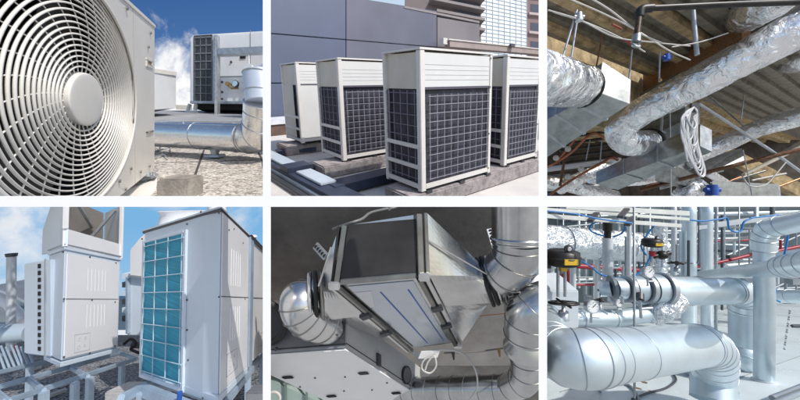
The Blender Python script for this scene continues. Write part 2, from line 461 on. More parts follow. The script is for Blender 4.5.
# ---- feet, rail and block below the fan unit
m = MB()
a = fface.at(151,171,.02)
m.hexa([GP(112,197,.0),GP(150,197,.0),GP(157,190,.0),GP(128,190,.0),U(112,193,4.4),U(152,180.5,4.55),U(158,176.5,4.75),U(128,186,4.75)])
tag(m.build('support_rail', cream, bevel=.01), 'cream sheet metal rail under the foot of the big fan unit', 'rail')
m = MB()
m.hexa([U(142,181,4.52),U(155,177.5,4.5),U(158,175,4.75),U(147,178,4.75),U(142,179.3,4.52),U(155,175.8,4.5),U(158,173.4,4.75),U(147,176.4,4.75)])
m.tube([U(148,179.5,4.55),U(148,172.5,4.55)],.03,8); m.tube([U(154,177,4.6),U(154,172,4.6)],.022,8)
m.disc(U(148,176,4.5),Vector((0,0,1)),.055,.03,6)
m.build('foot_bracket', galv, fan)
m = MB(); cb = U(171,196,4.3)
bx = Vector((.42,.02,0)); by = Vector((.05,.34,.10))
m.box(U(155,201,3.72), Vector((.36,.03,0)), Vector((.03,.30,.09)), Vector((0,.02,.27)))
tag(m.build('concrete_block', conc, bevel=.02), 'rough grey concrete block on the pebble roof beside the fan unit rail', 'block')

# ---- aluminium clad pipe crossing behind, with elbow up to the right
rp = .29
m = MB()
pth = [UR(120,132.2,12.2,rp), UR(200,136.0,13.2,rp), UR(244,138.2,14.3,rp)]
m.tube(resample(pth,.15), rp, 40)
pipe = thing('insulated_pipe', 'shiny aluminium clad pipe running low over the pebble roof to a mitred elbow', 'pipe', GP(218,161))
m.build('straight_jacket', alu, pipe)
E1 = UR(236,137.8,14.2,rp*1.03); E4 = UR(262,103,16,rp*1.03)
mid = UR(262,139,15,rp*1.03)
els = [E1, E1.lerp(mid,.5), E1.lerp(mid,.9)+Vector((0,0,.04)), mid.lerp(E4,.42)+Vector((-.02,0,0)), mid.lerp(E4,.75), E4]
m = MB(); m.tube(els, [rp*1.03,rp*1.06,rp*1.12,rp*1.15,rp*1.12,rp*1.1], 40, smooth=True)
m.build('elbow_jacket', alu, pipe)
for i in range(6):
    m = MB(); d = (els[min(i+1,5)]-els[max(i-1,0)]).normalized(); m.torus(els[i], d, [rp*1.03,rp*1.06,rp*1.12,rp*1.15,rp*1.12,rp*1.1][i]+.002, .008, 40, 6); m.build('seam_band', galv, pipe)
m = MB(); m.torus(UR(199,136.0,13.2,rp), (pth[1]-pth[0]), rp, .005, 40, 6)
m.build('seam_band', galv, pipe)
m = MB()
vt = [UR(262,118,16.5,rp*1.1), UR(254,92,13,rp*1.0), UR(253,86,13.0,rp*1.0)]
vt = [Vector(E4), E4+Vector((-.06,.02,.55))]
m.tube(vt, rp*.98, 40); m.build('riser_jacket', mat('blue_grey_jacket', (.62,.68,.78), .35, .3, var=.03), pipe)
m = MB()
top = vt[1]
m.torus(vt[1]-Vector((0,0,.02)), Vector((0,0,1)), rp*.98, .014, 40, 6); m.build('seam_band', galv, pipe); m = MB(); m.torus(vt[0].lerp(vt[1],.35), Vector((0,0,1)), rp*.98, .010, 40, 6)
m.build('seam_band', galv, pipe)
m = MB()
d = (pth[1]-pth[0]).normalized()
for px in (160,189,232):
    P = pth[0]+d*t_px(pth[0],d,px); m.ball(P+Vector((0,-rp*.62,rp*.80)), .018, 8)
q = pth[0]+Vector((0,-rp*.72,rp*.70)); m.bar(q, pth[2]+Vector((-.05,-rp*.72,rp*.70)), .012,.012)
m.build('lap_seam', galv, pipe)
m = MB()
def stand(px, Yb):
    P = pth[0]+d*t_px(pth[0],d,px); b0 = P-Vector((0,0,rp))
    gpt = hit(px, 162, G0, gn); gpt = Vector((b0.x, b0.y, 0)); 
    zz = (G0.dot(gn)-gpt.x*gn.x-gpt.y*gn.y)/gn.z; gpt.z = zz
    m.tube([b0+Vector((0,0,.03)), gpt+gn*.05], [.11,.055], 16)
    m.hexa([gpt+Vector((-.16,-.13,0))-Vector((0,0,0)),gpt+Vector((.16,-.13,0)),gpt+Vector((.16,.13,.08)),gpt+Vector((-.16,.13,.08)),gpt+Vector((-.15,-.12,.05)),gpt+Vector((.15,-.12,.05)),gpt+Vector((.15,.12,.12)),gpt+Vector((-.15,.12,.12))])
stand(215,6); m.build('pipe_stand', galv, pipe)
m = MB()
a = GP(155,151,.03); b = GP(172,147.5,.03)
m.tube([GP(152,152,.05),GP(170,148,.05),GP(170,152.5,.05),GP(155,157,.05)],.016,6); m.tube([GP(155,147,.05),GP(168,158,.05)],.012,6)
m.tube([GP(160,149,.05),UR(160,146,12,rp)],.016,6)
tag(m.build('pipe_bracket', galv), 'bent galvanised strut bracket on the pebbles under the clad pipe near the fan unit', 'bracket')

# ---- white box casing behind the fan unit
m = MB()
p0 = U(120,113,9); p1 = U(176,108.5,11.5); tp1 = U(176,75.5,11.5); tp0 = U(153,61.5,9.6)
dd = (p1-p0)
q0 = U(120,112,8.4); q1 = U(176,108,11.5); h = tp1-q1
m.hexa([q0,q1,q1+Vector((-2.2,.9,0)),q0+Vector((-2.2,.9,0)),q0+h,q1+h,q1+h+Vector((-2.2,.9,0)),q0+h+Vector((-2.2,.9,0))])
wb = thing('casing_box', 'plain white rectangular roof box just right of the big fan unit', 'roof box', q1)
m.build('box_body', white_m, wb)
m = MB(); o = Vector((0,0,0))
m.hexa([q0+h+Vector((.0,-.03,-.02)),q1+h+Vector((.05,-.02,-.02)),q1+h+Vector((-2.2,.9,-.02)),q0+h+Vector((-2.2,.9,-.02)),q0+h+Vector((0,-.03,.12)),q1+h+Vector((.05,-.02,.12)),q1+h+Vector((-2.2,.9,.12)),q0+h+Vector((-2.2,.9,.12))])
m.build('box_lid', cream, wb)

# ---- raised deck and far unit on it
m = MB(); d0 = U(150,120.5,8.6); d1 = U(290,122.0,8.6)
m.hexa([d0-Vector((0,0,.25)),d1-Vector((0,0,.25)),U(290,112,16)-Vector((0,0,.25)),U(150,110,16)-Vector((0,0,.25)),d0,d1,U(290,112,16),U(150,110,16)])
tag(m.build('roof_deck', mat('grey_deck', (.30,.31,.32), .8, var=.15, nscale=1.5)), kind='structure')
pL = U(189,103.5,13.5); pR = U(285,104.5,12.3); hh = U(189,34.5,13.5)-pL
UF = Face(pL, pR-pL, hh)
far = thing('rooftop_unit', 'white box shaped rooftop unit with tall dark coil panel behind the shiny pipe', 'air conditioner', pL)
m = MB(); back = Vector((-.6,3.6,.9))
m.hexa([UF.pt(0,0),UF.pt(1,0),UF.pt(1,0)+back,UF.pt(0,0)+back,UF.pt(0,1),UF.pt(1,1),UF.pt(1,1)+back,UF.pt(0,1)+back])
m.build('cabinet', white_m, far, bevel=.12)
m = MB(); UF.pbox(m,193.5,35.5,212,101.5,.002,.03); co = m.build('coil_panel', mat('coil_dark', (.045,.05,.06), .6, var=.3, nscale=10), far)
m = MB()
for i in range(4): px = 194.3+i*5.7; UF.pbox(m,px,36,px+.4,101.3,.03,.05)
for i in range(9): py = 37+i*8; UF.pbox(m,194,py,211.8,py+.5,.03,.05)
m.build('wire_guard', mat('guard_grey',(.22,.23,.24),.5,.3), co)
m = MB()
UF.pbox(m,213.3,35,217.6,101.5,.0,.10); UF.pbox(m,190,100.8,263,104,.0,.08); m.build('edge_strip', galv, far)
each('slot', [FB(UF,214.2,37.4+i*4.6,216.5,39.8+i*4.6,.10,.115) for i in range(14)], blackm, far)
m = MB()
for px0,py0,px1,py1 in ((219.5,54,249,54.6),(219.5,76.0,247,76.6),(248.6,54,249.3,100),(219.5,54,220.1,100),(250,30,250.5,100)): UF.pbox(m,px0,py0,px1,py1,.002,.02)
m.build('door_seam', mat('seam_grey',(.28,.29,.30),.6), far)
m = MB(); UF.pbox(m,239.8,56.0,245.2,58.2,.002,.03); m.build('name_plate', blackm, far)
each('bolt', [M1('disc', UF.at(px,py,.02),UF.n,.05,.03,10) for px,py in ((222,82),(222,92),(222,99),(231,62),(257,68))], steel_d, far)
m = MB()
UF.pbox(m,217.5,48.2,268,52.4,.35,.55); m.build('cross_beam', galv, far) 
m = MB()
pt_ = UF.at(217.4,34,.5); pb_ = Vector(pt_); 
m.bar(UF.at(217.3,36,.45), UF.at(217.3,36,.45)+(UF.at(217.3,119,.45)-UF.at(217.3,36,.45))*1.0, .19,.12); m.build('support_post', galv, far)
m = MB(); UF.pbox(m,197,104,280,110.5,-.7,-.2); m.build('underside_shade', blackm, far)  # black block put in for the dark shadow under the unit
m = MB(); m.bar(UF.at(190,104,.1), UF.at(187.5,112,.1), .10,.10); m.bar(UF.at(186,112,.1), UF.at(197,112,.1), .09,.12); m.bar(UF.at(196,104,.1), UF.at(195,110,.1), .09,.12)
m.build('leg', galv, far)
# gauge and small valve
m = MB(); c0 = UF.at(235.6,84,.5)
m.disc(c0, UF.n, .15,.08,20); ga = thing('pressure_gauge','small round blue faced gauge on the white rooftop unit','gauge',c0); m.build('gauge_case', steel_d, ga)
m = MB(); m.disc(c0+UF.n*.05, UF.n, .12,.02,20); m.build('gauge_dial', mat('dial_blue',(.45,.62,.75),.3), ga)
m = MB(); m.disc(UF.at(228.6,84.5,.1),UF.n,.09,.2,12); m.tube([UF.at(228.6,84.5,.1),UF.at(232,88,.3),UF.at(238,88,.3)],.05,8); m.build('valve', mat('brass',(.45,.30,.12),.35,.8), ga)
# thick white hose pipe running from the unit's front out to the right
m = MB(); rr = .30
hp = spline([UR(229,95,5.6,rr*.9),UR(231,91.5,6,rr*.9),UR(238,89,6.4,rr*.95),UR(250,80,7,rr),UR(266,70,8,rr*1.05),UR(280,62,9,rr*1.1)],8)
m.tube(hp,[.27+.005*(i%2) for i in range(len(hp))],24); hz = thing('white_hose','thick white insulated hose entering the rooftop unit beside its gauge','hose',hp[0])
m.build('hose_body', white_m, hz)
m = MB()
m.torus(UR(229.5,94.5,6.0,rr),Vector((.5,-.3,-.9)),.29,.05,24,8); m.build('hose_clamp', galv, hz); m = MB(); m.torus(UR(238,89,6.4,rr),Vector((.9,-.3,.45)),.275,.03,24,8); m.build('hose_clamp', galv, hz)
m = MB()
m.tube([UF.at(249,66,.5),UF.at(249,72,.55)],.09,12); m.disc(UF.at(249,69,.6),UF.n,.20,.1,16); m.tube([UF.at(249,55,.5),UF.at(249,66,.5)],.03,8); m.build('vent_valve', white_m, hz)
# parapet block seen low between box and unit
m = MB(); m.hexa([U(176,109.5,17),U(192,110,17),U(192,109.6,18),U(176,109,18),U(176,105,17),U(192,105.5,17),U(192,105.3,18),U(176,104.8,18)])
tag(m.build('parapet', mat('parapet_stone',(.62,.58,.5),.9,var=.1)), 'low pale stone parapet between the white roof box and the rooftop unit', 'parapet')
# sky behind
CUR['clip'] = CUR['clip']
m = MB(); m.grid(lambda u,v: Vector((-95+80*u, 60+3*math.sin(u*3), -1+60*v)), 12, 2)
sk = m.build('sky', sky_mat('deep_blue_sky', (.045,.125,.34), (.09,.22,.48), (.34,.52,.74), 2, 44, .085, .64, .95, off=(.35,.3,.25), stretch=(1.6,1,1.6), bank=(tuple(U(172,80,60)),17,.42)))
tag(sk, kind='structure')
# ================================================================== BAY 2: four condensers before a panelled wall
panel(px0=267, px1=543, py1=201)
a1 = VP(144.6,82); a2 = VP(816,78.5)
up2 = -VP(446,1900)
post_m = mat('warm_white_post', (.74,.71,.68), .4, var=.04)
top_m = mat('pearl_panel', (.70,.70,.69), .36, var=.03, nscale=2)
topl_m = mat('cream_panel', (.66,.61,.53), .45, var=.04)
coil_m = mat('plum_coil', (.050,.048,.072), .55, var=.35, nscale=14, streak=(1,1,.2))
wire_m = mat('grey_wire', (.42,.42,.48), .45, .2)
blk_m = mat('curb_concrete', (.40,.36,.36), .9, var=.22, nscale=9, bump=.5, bscale=40, dirt=.5)
def cond(px, pyb, pyt, pxl, pxr, Y, label, blank=False, rail=True):
    O = U(px, pyb, Y); H = up2*t_py(O, up2, pyt)
    A = a1*t_px(O, a1, pxl); B = a2*t_px(O, a2, pxr)
    L = Face(O, A, H); Rt = Face(O, B, H); h = H.length
    root = thing('condenser', label, 'air conditioner', O, 'condensers in a row on concrete curbs')
    a_, b2 = A.length, B.length
    pw_ = .052*h/1.6
    def lb(f, u0,v0,u1,v1,w0,w1): b = MB(); f.box(b,u0,v0,u1,v1,w0,w1); return b
    # core
    m = MB(); i1 = A*.03; i2 = B*.03
    m.hexa([O+i1+i2, O+B*.97+i1, O+B*.97+A*.97, O+A*.97+i2, O+i1+i2+H*.74, O+B*.97+i1+H*.74, O+B*.97+A*.97+H*.74, O+A*.97+i2+H*.74])
    m.build('coil_body', coil_m, root)
    # top housing panels
    m = MB(); m.hexa([O+i1*.4+i2*.4+H*.74, O+B*.985+i1*.4+H*.74, O+B*.985+A*.985+H*.74, O+A*.985+i2*.4+H*.74, O+i1*.4+i2*.4+H*.992, O+B*.985+i1*.4+H*.992, O+B*.985+A*.985+H*.992, O+A*.985+i2*.4+H*.992])
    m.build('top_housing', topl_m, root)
    b = lb(Rt,.03,.745,.975,.985,.0,.012); b.build('top_panel', top_m, root, bevel=.004)
    b = MB()
    for k in range(4): Rt.box(b,.05,.80+.035*k,.95,.803+.035*k,.011,.015)
    b.build('panel_crease', mat('crease_grey',(.60,.60,.60),.5), root)
    # posts
    wA = pw_/a_; wB = pw_/b2
    for f, u0, u1 in ((L,1-wA,1.0),(Rt,1-wB,1.0)):
        lb(f,u0,0,u1,1.0,-.05,.022).build('post', post_m, root, bevel=.004)
    m = MB(); m.hexa([O+L.n*.02+Rt.n*.02, O+B*wB+Rt.n*.022, O+B*wB+A*wA, O+A*wA+L.n*.022]+[q+H for q in (O+L.n*.02+Rt.n*.02, O+B*wB+Rt.n*.022, O+B*wB+A*wA, O+A*wA+L.n*.022)])
    m.build('post', post_m, root, bevel=.006)
    m = MB(); m.hexa([q+H*1.0 for q in (O+L.n*.026+Rt.n*.026, O+B+Rt.n*.026, O+A+B, O+A+L.n*.026)]+[q+H*1.014 for q in (O+L.n*.026+Rt.n*.026, O+B+Rt.n*.026, O+A+B, O+A+L.n*.026)])
    m.build('lid', post_m, root)
    # rails on the left face
    for v in ((.315,.345),(.165,.195),(.02,.055)):
        lb(L,wA*.2,v[0],1-wA*.2,v[1],.0,.028).build('cross_rail', post_m, root)
    lb(Rt,wB,.018,1-wB,.055,.0,.02).build('base_rail', post_m, root)
    lb(Rt,wB,.735,1-wB,.752,.0,.016).build('base_rail', mat('dark_trim',(.10,.09,.12),.5), root)
    if blank:
        lb(Rt,wB,.06,1-wB,.74,.0,.012).build('side_panel', top_m, root)
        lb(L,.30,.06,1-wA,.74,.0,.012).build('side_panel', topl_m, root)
    else:
        m = MB(); nx, ny = 9, 10; t = .0028*h/1.6/b2
        for k in range(nx+1): u = .09+.84*k/nx; Rt.box(m,u-t,.075,u+t,.70,.020,.030)
        t = .004/1.0
        for k in range(ny+1): v = .085+.60*k/ny; Rt.box(m,.075,v-.0018,.945,v+.0018,.026,.036)
        m.build('wire_guard', wire_m, root)
        m = MB()
        for k in range(5): u = .14+.76*k/4; L.box(m,u-.008,.07,u+.008,.73,.0,.012)
        for k in range(9): v = .09+.62*k/8; L.box(m,.08,v-.0025,.95,v+.0025,.008,.018)
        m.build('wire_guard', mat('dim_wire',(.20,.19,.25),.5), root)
    for v in (.05,.35,.74,.97):
        for u in (.965,):
            m = MB(); m.disc(Rt.pt(u,v,.026),Rt.n,.012,.006,8); m.build('screw', screwm, root)
    # feet
    for f,u in ((Rt,.04),(Rt,.5),(Rt,.93)):
        lb(f,u,-.02,u+.07,.004,-.06,.035).build('foot', steel_d, root)
    return O, A, B, H, L, Rt
YA = 3.6
A_ = cond(422,192,50,387.5,488.6,YA,'nearest and largest condenser of the row with grey wire guards, centre of its bay')
hA = A_[3].length
def Yfor(px,pyb,pyt):     # same real height for every unit of the row
    O = U(px,pyb,1); return hA/(up2*t_py(O,up2,pyt)).length
ground_n = a1.cross(a2).normalized(); ground_n = ground_n if ground_n.z > 0 else -ground_n
D_ = cond(503.5,166,56.8,478,535.5,Yfor(503.5,166,56.8),'condenser at the right end of the row, partly behind the nearest one')
B_ = cond(344,161,59.5,323,398,Yfor(344,161,59.5),'second condenser from the left, behind the nearest one, with wire guards')
C_ = cond(302.5,143.5,63.5,287.5,336,Yfor(302.5,143.5,63.5),'farthest condenser at the left end of the row with plain panels and no wire guard', blank=True)

# ground sheet 0.20 below the units
P0 = A_[0]-ground_n*.24*hA/1.7
def Q(px,py,h=0): return hit(px,py,P0+ground_n*h,ground_n)
m = MB(); m.poly([Q(230,230),Q(590,230),Q(590,112),Q(230,112)])
tag(m.build('ground', mat('pale_roof_membrane', (.66,.63,.60), .85, var=.09, nscale=.9, dirt=.25)), kind='structure')
# concrete curbs along the unit rows
def curb(pxa, pya, pxb, pyb_, depth, hgt, label, ext=0):
    a = hit(pxa,pya,P0+ground_n*hgt,ground_n); b = hit(pxb,pyb_,P0+ground_n*hgt,ground_n)
    d = (b-a).normalized(); s = a1*depth
    m = MB(); m.hexa([a-ground_n*hgt,b-ground_n*hgt,b-ground_n*hgt+s,a-ground_n*hgt+s,a,b,b+s,a+s])
    return tag(m.build('concrete_curb', blk_m, bevel=.02), label, 'curb', 'concrete curbs under the condensers')
hc = .225*hA/1.7
def onA2(px, py, px2):      # point further along a2
    P = hit(px,py,P0+ground_n*hc,ground_n); q = P+a2*t_px(P,a2,px2); return (q.x/q.y*F+400, 200-q.z/q.y*F)
e = onA2(412,198.0,560); curb(412,198.0,*e,.55,hc,'rough concrete curb under the two right hand condensers')
e = onA2(323,167.0,420); curb(323,167.0,*e,.45,hc,'rough concrete curb under the second condenser from the left')
e = onA2(285,146.6,338); curb(285,146.6,*e,.6,hc,'rough concrete curb under the farthest condenser with plain panels')
# dark blue pipe trays
tray_d = mat('dark_blue_tray', (.05,.065,.11), .45, .2, var=.2)
tray_l = mat('pale_blue_finish', (.55,.62,.70), .4, .1, var=.08)
def beam(p, q, wdt, h0, h1, mt, name, label, cat, bev=.008, grp=None):
    a = Q(*p); b = Q(*q); d = (b-a).normalized(); s = d.cross(ground_n)*wdt
    m = MB(); m.hexa([a-s+ground_n*h0,b-s+ground_n*h0,b+s+ground_n*h0,a+s+ground_n*h0,a-s+ground_n*h1,b-s+ground_n*h1,b+s+ground_n*h1,a+s+ground_n*h1])
    o = m.build(name, mt, bevel=bev)
    return tag(o, label, cat, grp) if label else o
tr = thing('pipe_tray','long dark blue pipe tray, sunlight painted pale on its top, in front of the condensers','pipe tray',Q(300,186))
def tb(p,q,w_,h0,h1,mt,nm):
    a = Q(*p); b = Q(*q); d = (b-a).normalized(); s = d.cross(ground_n)*w_
    m = MB(); m.hexa([a-s+ground_n*h0,b-s+ground_n*h0,b+s+ground_n*h0,a+s+ground_n*h0,a-s+ground_n*h1,b-s+ground_n*h1,b+s+ground_n*h1,a+s+ground_n*h1])
    return m.build(nm, mt, tr, bevel=.006)
tb((262,161),(360,214),.17,.0,.16,tray_d,'tray_body')
def seg(p,q): tb(p,q,.12,.165,.20,tray_l,'tray_lit_top')  # pale strips paint the sunlight on the tray tops
seg((266,160.5),(292,175)); seg((305,182),(330,195.5)); 
tb((294,176.5),(302,181),.2,.02,.24,tray_d,'tray_joint')
beam((262,166),(345,216),.045,.03,.10,tray_l,'conduit','pale conduit pipe in front of the dark blue pipe tray','conduit')
beam((262,172),(330,216),.05,.0,.07,steel_d,'conduit','dark conduit pipe lying nearest the bottom left of the condenser bay','conduit')
beam((300,176),(352,163),.16,.03,.15,tray_d,'cross_tray','dark blue cross tray running under the second condenser from the left','pipe tray')
beam((330,196),(425,171),.16,.03,.17,tray_d,'cross_tray','dark blue cross tray running under the nearest condenser','pipe tray')
beam((277,156),(315,151.5),.13,.03,.12,tray_d,'cross_tray','dark blue cross tray under the farthest condenser with plain panels','pipe tray')
# small capped pier at the left
a = Q(270,136.5); m = MB(); m.box(a, a2*.95, a1*.8, up2*.32)
pier = thing('capped_pier','low brown pier with white cap at the left edge behind the farthest condenser','pier',a)
m.build('pier_body', mat('pier_brown',(.16,.10,.08),.8,var=.2), pier)
m = MB(); m.box(a-a2*.04-a1*.04+up2*.32, a2*1.03, a1*.9, up2*.12); m.build('pier_cap', mat('cap_white',(.72,.74,.78),.5), pier)

# panelled facade
W0 = U(271,83.2,9.5); wn = a2.cross(up2).normalized()
if wn.dot(W0) > 0: wn = -wn
def WP(px,py,w=0): return hit(px,py,W0,wn)+wn*w
def vy(px, py0, x):       # height at x of the wall line through (px,py0) that runs along a2
    return py0+(78.5-py0)/(816-px)*(x-px)
fw = thing('panel_wall','tall blue grey metal panel wall behind the condensers','wall',WP(300,130))
cuts = [240,346,437,480,562]
rows = [(-40,33.5),(33.5,83.2),(83.2,140)]
cols_ = [(.105,.130,.205),(.14,.148,.20),(.23,.205,.225),(.30,.25,.26)]  # warmer and paler to the right: flare haze painted into the panel colours
for i in range(4):
    x0, x1 = cuts[i]+.3, cuts[i+1]-.3
    for r,(y0,y1) in enumerate(rows):
        if i == 3 and r < 2: continue
        yt = y0+.4; yb = y1-.4
        ya0, ya1 = vy(271,yt,x0), vy(271,yt,x1); yb0, yb1 = vy(271,yb,x0), vy(271,yb,x1)
        if r == 0:
            lim = lambda x: (6-(404-x)*.165) if x < 436 else 17+(x-436)*.19
            if i == 2: lim = lambda x: 17+(x-437)*.17
            if i == 3: lim = lambda x: 25.5+(x-487)*.15
            if i == 0: lim = lambda x: -30
            if i == 1: lim = lambda x: -4+(x-346)*.165
            ya0, ya1 = lim(x0), lim(x1)
            if ya0 > yb0-1: continue
        if i == 3 and r == 1: pass
        m = MB(); p = [WP(x0,yb0),WP(x1,yb1),WP(x1,ya1),WP(x0,ya0)]
        m.prism(p, -wn*.12); m.build('wall_panel', mat('panel_flare_tone_%d'%i, cols_[i], .45, .1, var=.06, nscale=.6), fw, bevel=.012)
m = MB(); m.prism([WP(200,145,-.1),WP(600,118,-.1),WP(600,75,-.1),WP(479,65,-.1),WP(479,27,-.1),WP(436,19,-.1),WP(436,14,-.1),WP(200,-30,-.1)], -wn*.5); m.build('wall_core', blackm, fw)
m = MB(); m.prism([WP(404,8,.02),WP(479,23.2,.02),WP(479,21.2,.02),WP(404,6,.02)], -wn*.3); m.build('wall_coping', mat('coping',(.30,.27,.28),.5), fw)

# long boxed duct on the right of the wall
db = WP(441,50,.25); de = db+a2*t_px(db,a2,545)
m = MB(); dh = up2*(.26); m.box(db, de-db, wn*.3, dh)
duct = thing('wall_duct','long beige boxed duct running above the right hand condensers','duct',db)
m.build('duct_body', mat('beige_duct',(.40,.33,.31),.5,var=.08), duct)
m = MB(); m.box(db+dh-a2*.1-wn*.02, (de-db), wn*.36, up2*.05); m.build('duct_lid', post_m, duct)
m = MB(); m.box(db-a2*.35+up2*.1, a2*.25, wn*.25, up2*.25); m.build('duct_end', post_m, duct)
m = MB(); ff = WP(499,50,.62); m.box(ff, a2*.35, wn*.1, up2*.14); m.build('duct_bracket', mat('dark_trim',(.10,.09,.12),.5), duct)

# buildings behind
tw_a, tw_b = U(480,75,60), U(526.5,78,66)
TF = Face(tw_a, tw_b-tw_a, Vector((0,0,26)))
tow = thing('glass_tower','pale glass office tower rising behind the right end of the panel wall','tower',tw_a)
m = MB(); m.box(tw_a, tw_b-tw_a, Vector((5,14,0)), Vector((0,0,26))); m.build('glass_wall', mat('pale_glass',(.88,.92,.95),.4,.0,var=.06,nscale=.15), tow)
m = MB()
for k in range(9): TF.box(m, k/8-.003, 0, k/8+.003, 1, 0, .12)
for k in range(34): TF.box(m, 0, k/33-.0016, 1, k/33+.0016, 0, .10)
m.build('mullion_grid', mat('mullion_blue',(.48,.58,.68),.5), tow)
bb0, bb1 = U(405,60,46), U(481,70,50)
BF = Face(bb0, bb1-bb0, Vector((0,0,14)))
bh = thing('balcony_building','mauve building with long balcony slabs at the top behind the panel wall','building',bb0)
m = MB(); hb = Vector((0,0,1))
m.prism([BF.pt(0,0),BF.pt(1,0),BF.pt(1,1.2),BF.pt(.42,1.2),BF.pt(.0,.75)], Vector((0,12,0))); m.build('wall', mat('mauve_wall',(.17,.14,.145),.7,var=.1,nscale=.3), bh)
for k in range(6):
    m = MB(); BF.box(m,.30+.06*(k%2),.42+k*.12,1.0,.45+k*.12,0,1.2); m.build('balcony_slab', mat('slab_grey',(.27,.24,.245),.7), bh)
for k in range(5):
    m = MB(); BF.box(m,.62,.46+k*.12,.98,.53+k*.12,0,.1); m.build('window_band', mat('band_glass',(.10,.11,.15),.2), bh)
rb0, rb1 = U(526.8,78,85), U(545,80,85)
RF = Face(rb0, rb1-rb0, Vector((0,0,33)))
rb = thing('brown_building','pinkish brown building at the right edge beside the glass tower','building',rb0)
m = MB(); m.box(rb0-Vector((0,0,15)), rb1-rb0, Vector((4.6,10,0)), Vector((0,0,48))); m.build('wall', mat('pink_brown',(.30,.20,.19),.7,var=.08,nscale=.3), rb)
for k in range(6):
    m = MB(); RF.box(m,.1,.06+k*.16,1,.08+k*.16,0,.5); m.build('floor_slab', mat('slab_pink',(.62,.52,.50),.7), rb)
    m = MB(); RF.box(m,.2,.09+k*.16,1,.16+k*.16,0,.06); m.build('window_band', mat('band_glass',(.10,.11,.15),.2), rb)
m = MB(); m.poly([U(250,20,90),U(560,20,90),U(560,-60,90),U(250,-60,90)])
tag(m.build('sky', sky_mat('hazy_sky',(.52,.68,.85),(.62,.74,.88),(.72,.80,.90),10,70,.03,.5,.8)), kind='structure')
# ================================================================== BAY 3: foil wrapped ducts under a metal deck
panel(px0=543, px1=826, py0=-14, py1=201, unit=1.9)
def foil_mat(name, col, rough=.2, sc=9, bs=.9):
    m = bpy.data.materials.new(name); m.use_nodes = True
    t = m.node_tree; N = t.nodes; L = t.links; b = N['Principled BSDF']
    b.inputs['Base Color'].default_value = (*col,1); b.inputs['Metallic'].default_value = .85; b.inputs['Roughness'].default_value = rough
    tc = N.new('ShaderNodeTexCoord'); v = N.new('ShaderNodeTexVoronoi'); v.inputs['Scale'].default_value = sc; v.feature = 'F1'
    nz = N.new('ShaderNodeTexNoise'); nz.inputs['Scale'].default_value = sc*.8; nz.inputs['Detail'].default_value = 4; nz.inputs['Distortion'].default_value = 1.5
    mx = N.new('ShaderNodeMix'); mx.data_type = 'RGBA'; mx.inputs[0].default_value = .35
    L.new(tc.outputs['Object'], mx.inputs[6]); L.new(tc.outputs['Object'], nz.inputs['Vector']); L.new(nz.outputs['Color'], mx.inputs[7]); L.new(mx.outputs[2], v.inputs['Vector'])
    ad = N.new('ShaderNodeMath'); ad.operation = 'ADD'; L.new(v.outputs['Distance'], ad.inputs[0]); L.new(nz.outputs[0], ad.inputs[1])
    bp = N.new('ShaderNodeBump'); bp.inputs['Strength'].default_value = bs; bp.inputs['Distance'].default_value = .09
    L.new(ad.outputs[0], bp.inputs['Height']); L.new(bp.outputs[0], b.inputs['Normal'])
    return m
foil = foil_mat('crinkled_foil', (.93,.93,.93), .26, 3.8, .62)
foil_b = foil_mat('loose_foil', (.93,.94,.95), .24, 3.4, .75)
duct_g = mat('duct_sheet', (.44,.46,.46), .36, .9, var=.15, nscale=3)
duct_t = mat('duct_sheet_dark', (.26,.27,.26), .4, .8, var=.25, nscale=3)
rust = mat('rust_brown', (.20,.095,.05), .85, var=.3, nscale=8)
beige = mat('beige_fireproofing', (.52,.39,.21), .95, var=.28, nscale=2.2, bump=.6, bscale=18, dirt=.4)
deckm = mat('grey_metal_deck', (.27,.245,.19), .5, .15, var=.25, nscale=3, dirt=.4)
osb = mat('flaked_board', (.40,.23,.12), .9, col2=(.12,.06,.03), nscale=30, bump=.8, bscale=30)
copper = mat('copper_pipe', (.50,.20,.11), .35, .8)
cable_w = mat('pale_cable', (.62,.60,.56), .6)
blackp = mat('black_iron', (.03,.028,.026), .4, .3, var=.3)
def foil_tube(pts, rads, seed=0, step=.035, seg=64, amp=.07, mt=None, parent=None, name='foil_jacket'):
    P = [Vector(p) for p in pts]
    sp = spline(P, 10); L = [0]
    for a,b in zip(sp, sp[1:]): L.append(L[-1]+(b-a).length)
    rs0 = [rads[0]]+list(rads)+[rads[-1]]
    rr = []
    for i in range(len(sp)):
        t = i/10; k = min(int(t), len(rads)-2) if len(rads) > 1 else 0; rr.append(rads[k]+(rads[k+1]-rads[k])*min(1,t-k))
    n = max(8, int(L[-1]/step)); Q = []; Rr = []; j = 0
    for i in range(n+1):
        s = L[-1]*i/n
        while j < len(L)-2 and L[j+1] < s: j += 1
        f = (s-L[j])/max(1e-6, L[j+1]-L[j]); f = min(1,max(0,f))
        Q.append(sp[j].lerp(sp[j+1], f)); Rr.append(rr[j]*(1-f)+rr[j+1]*f)
    def nf(r, p, i, k):
        q = p*(2.2/ r*.3)+Vector((seed*7.1,seed,0))
        a = abs(noise.noise(q*2.2)); b = abs(noise.noise(q*5+Vector((3,1,2)))); c = noise.noise(q*.7)
        seam = -.05 if (i % 26) == 0 else 0
        return r*(1+amp*(c*1.0-1.5*a+.35-.7*b)+seam)
    return MB().tube(Q, Rr, seg, True, True, nf).build(name, mt or foil, parent)
H3 = 3.2
def CP(px, py, z=H3):                 # point at height z
    Y = z*F/(200-py); return U(px,py,Y)
d3 = (CP(720,30)-CP(690,8)).normalized(); d3.z = 0; d3.normalize(); s3 = Vector((-d3.y, d3.x, 0))   # along and across the ribs
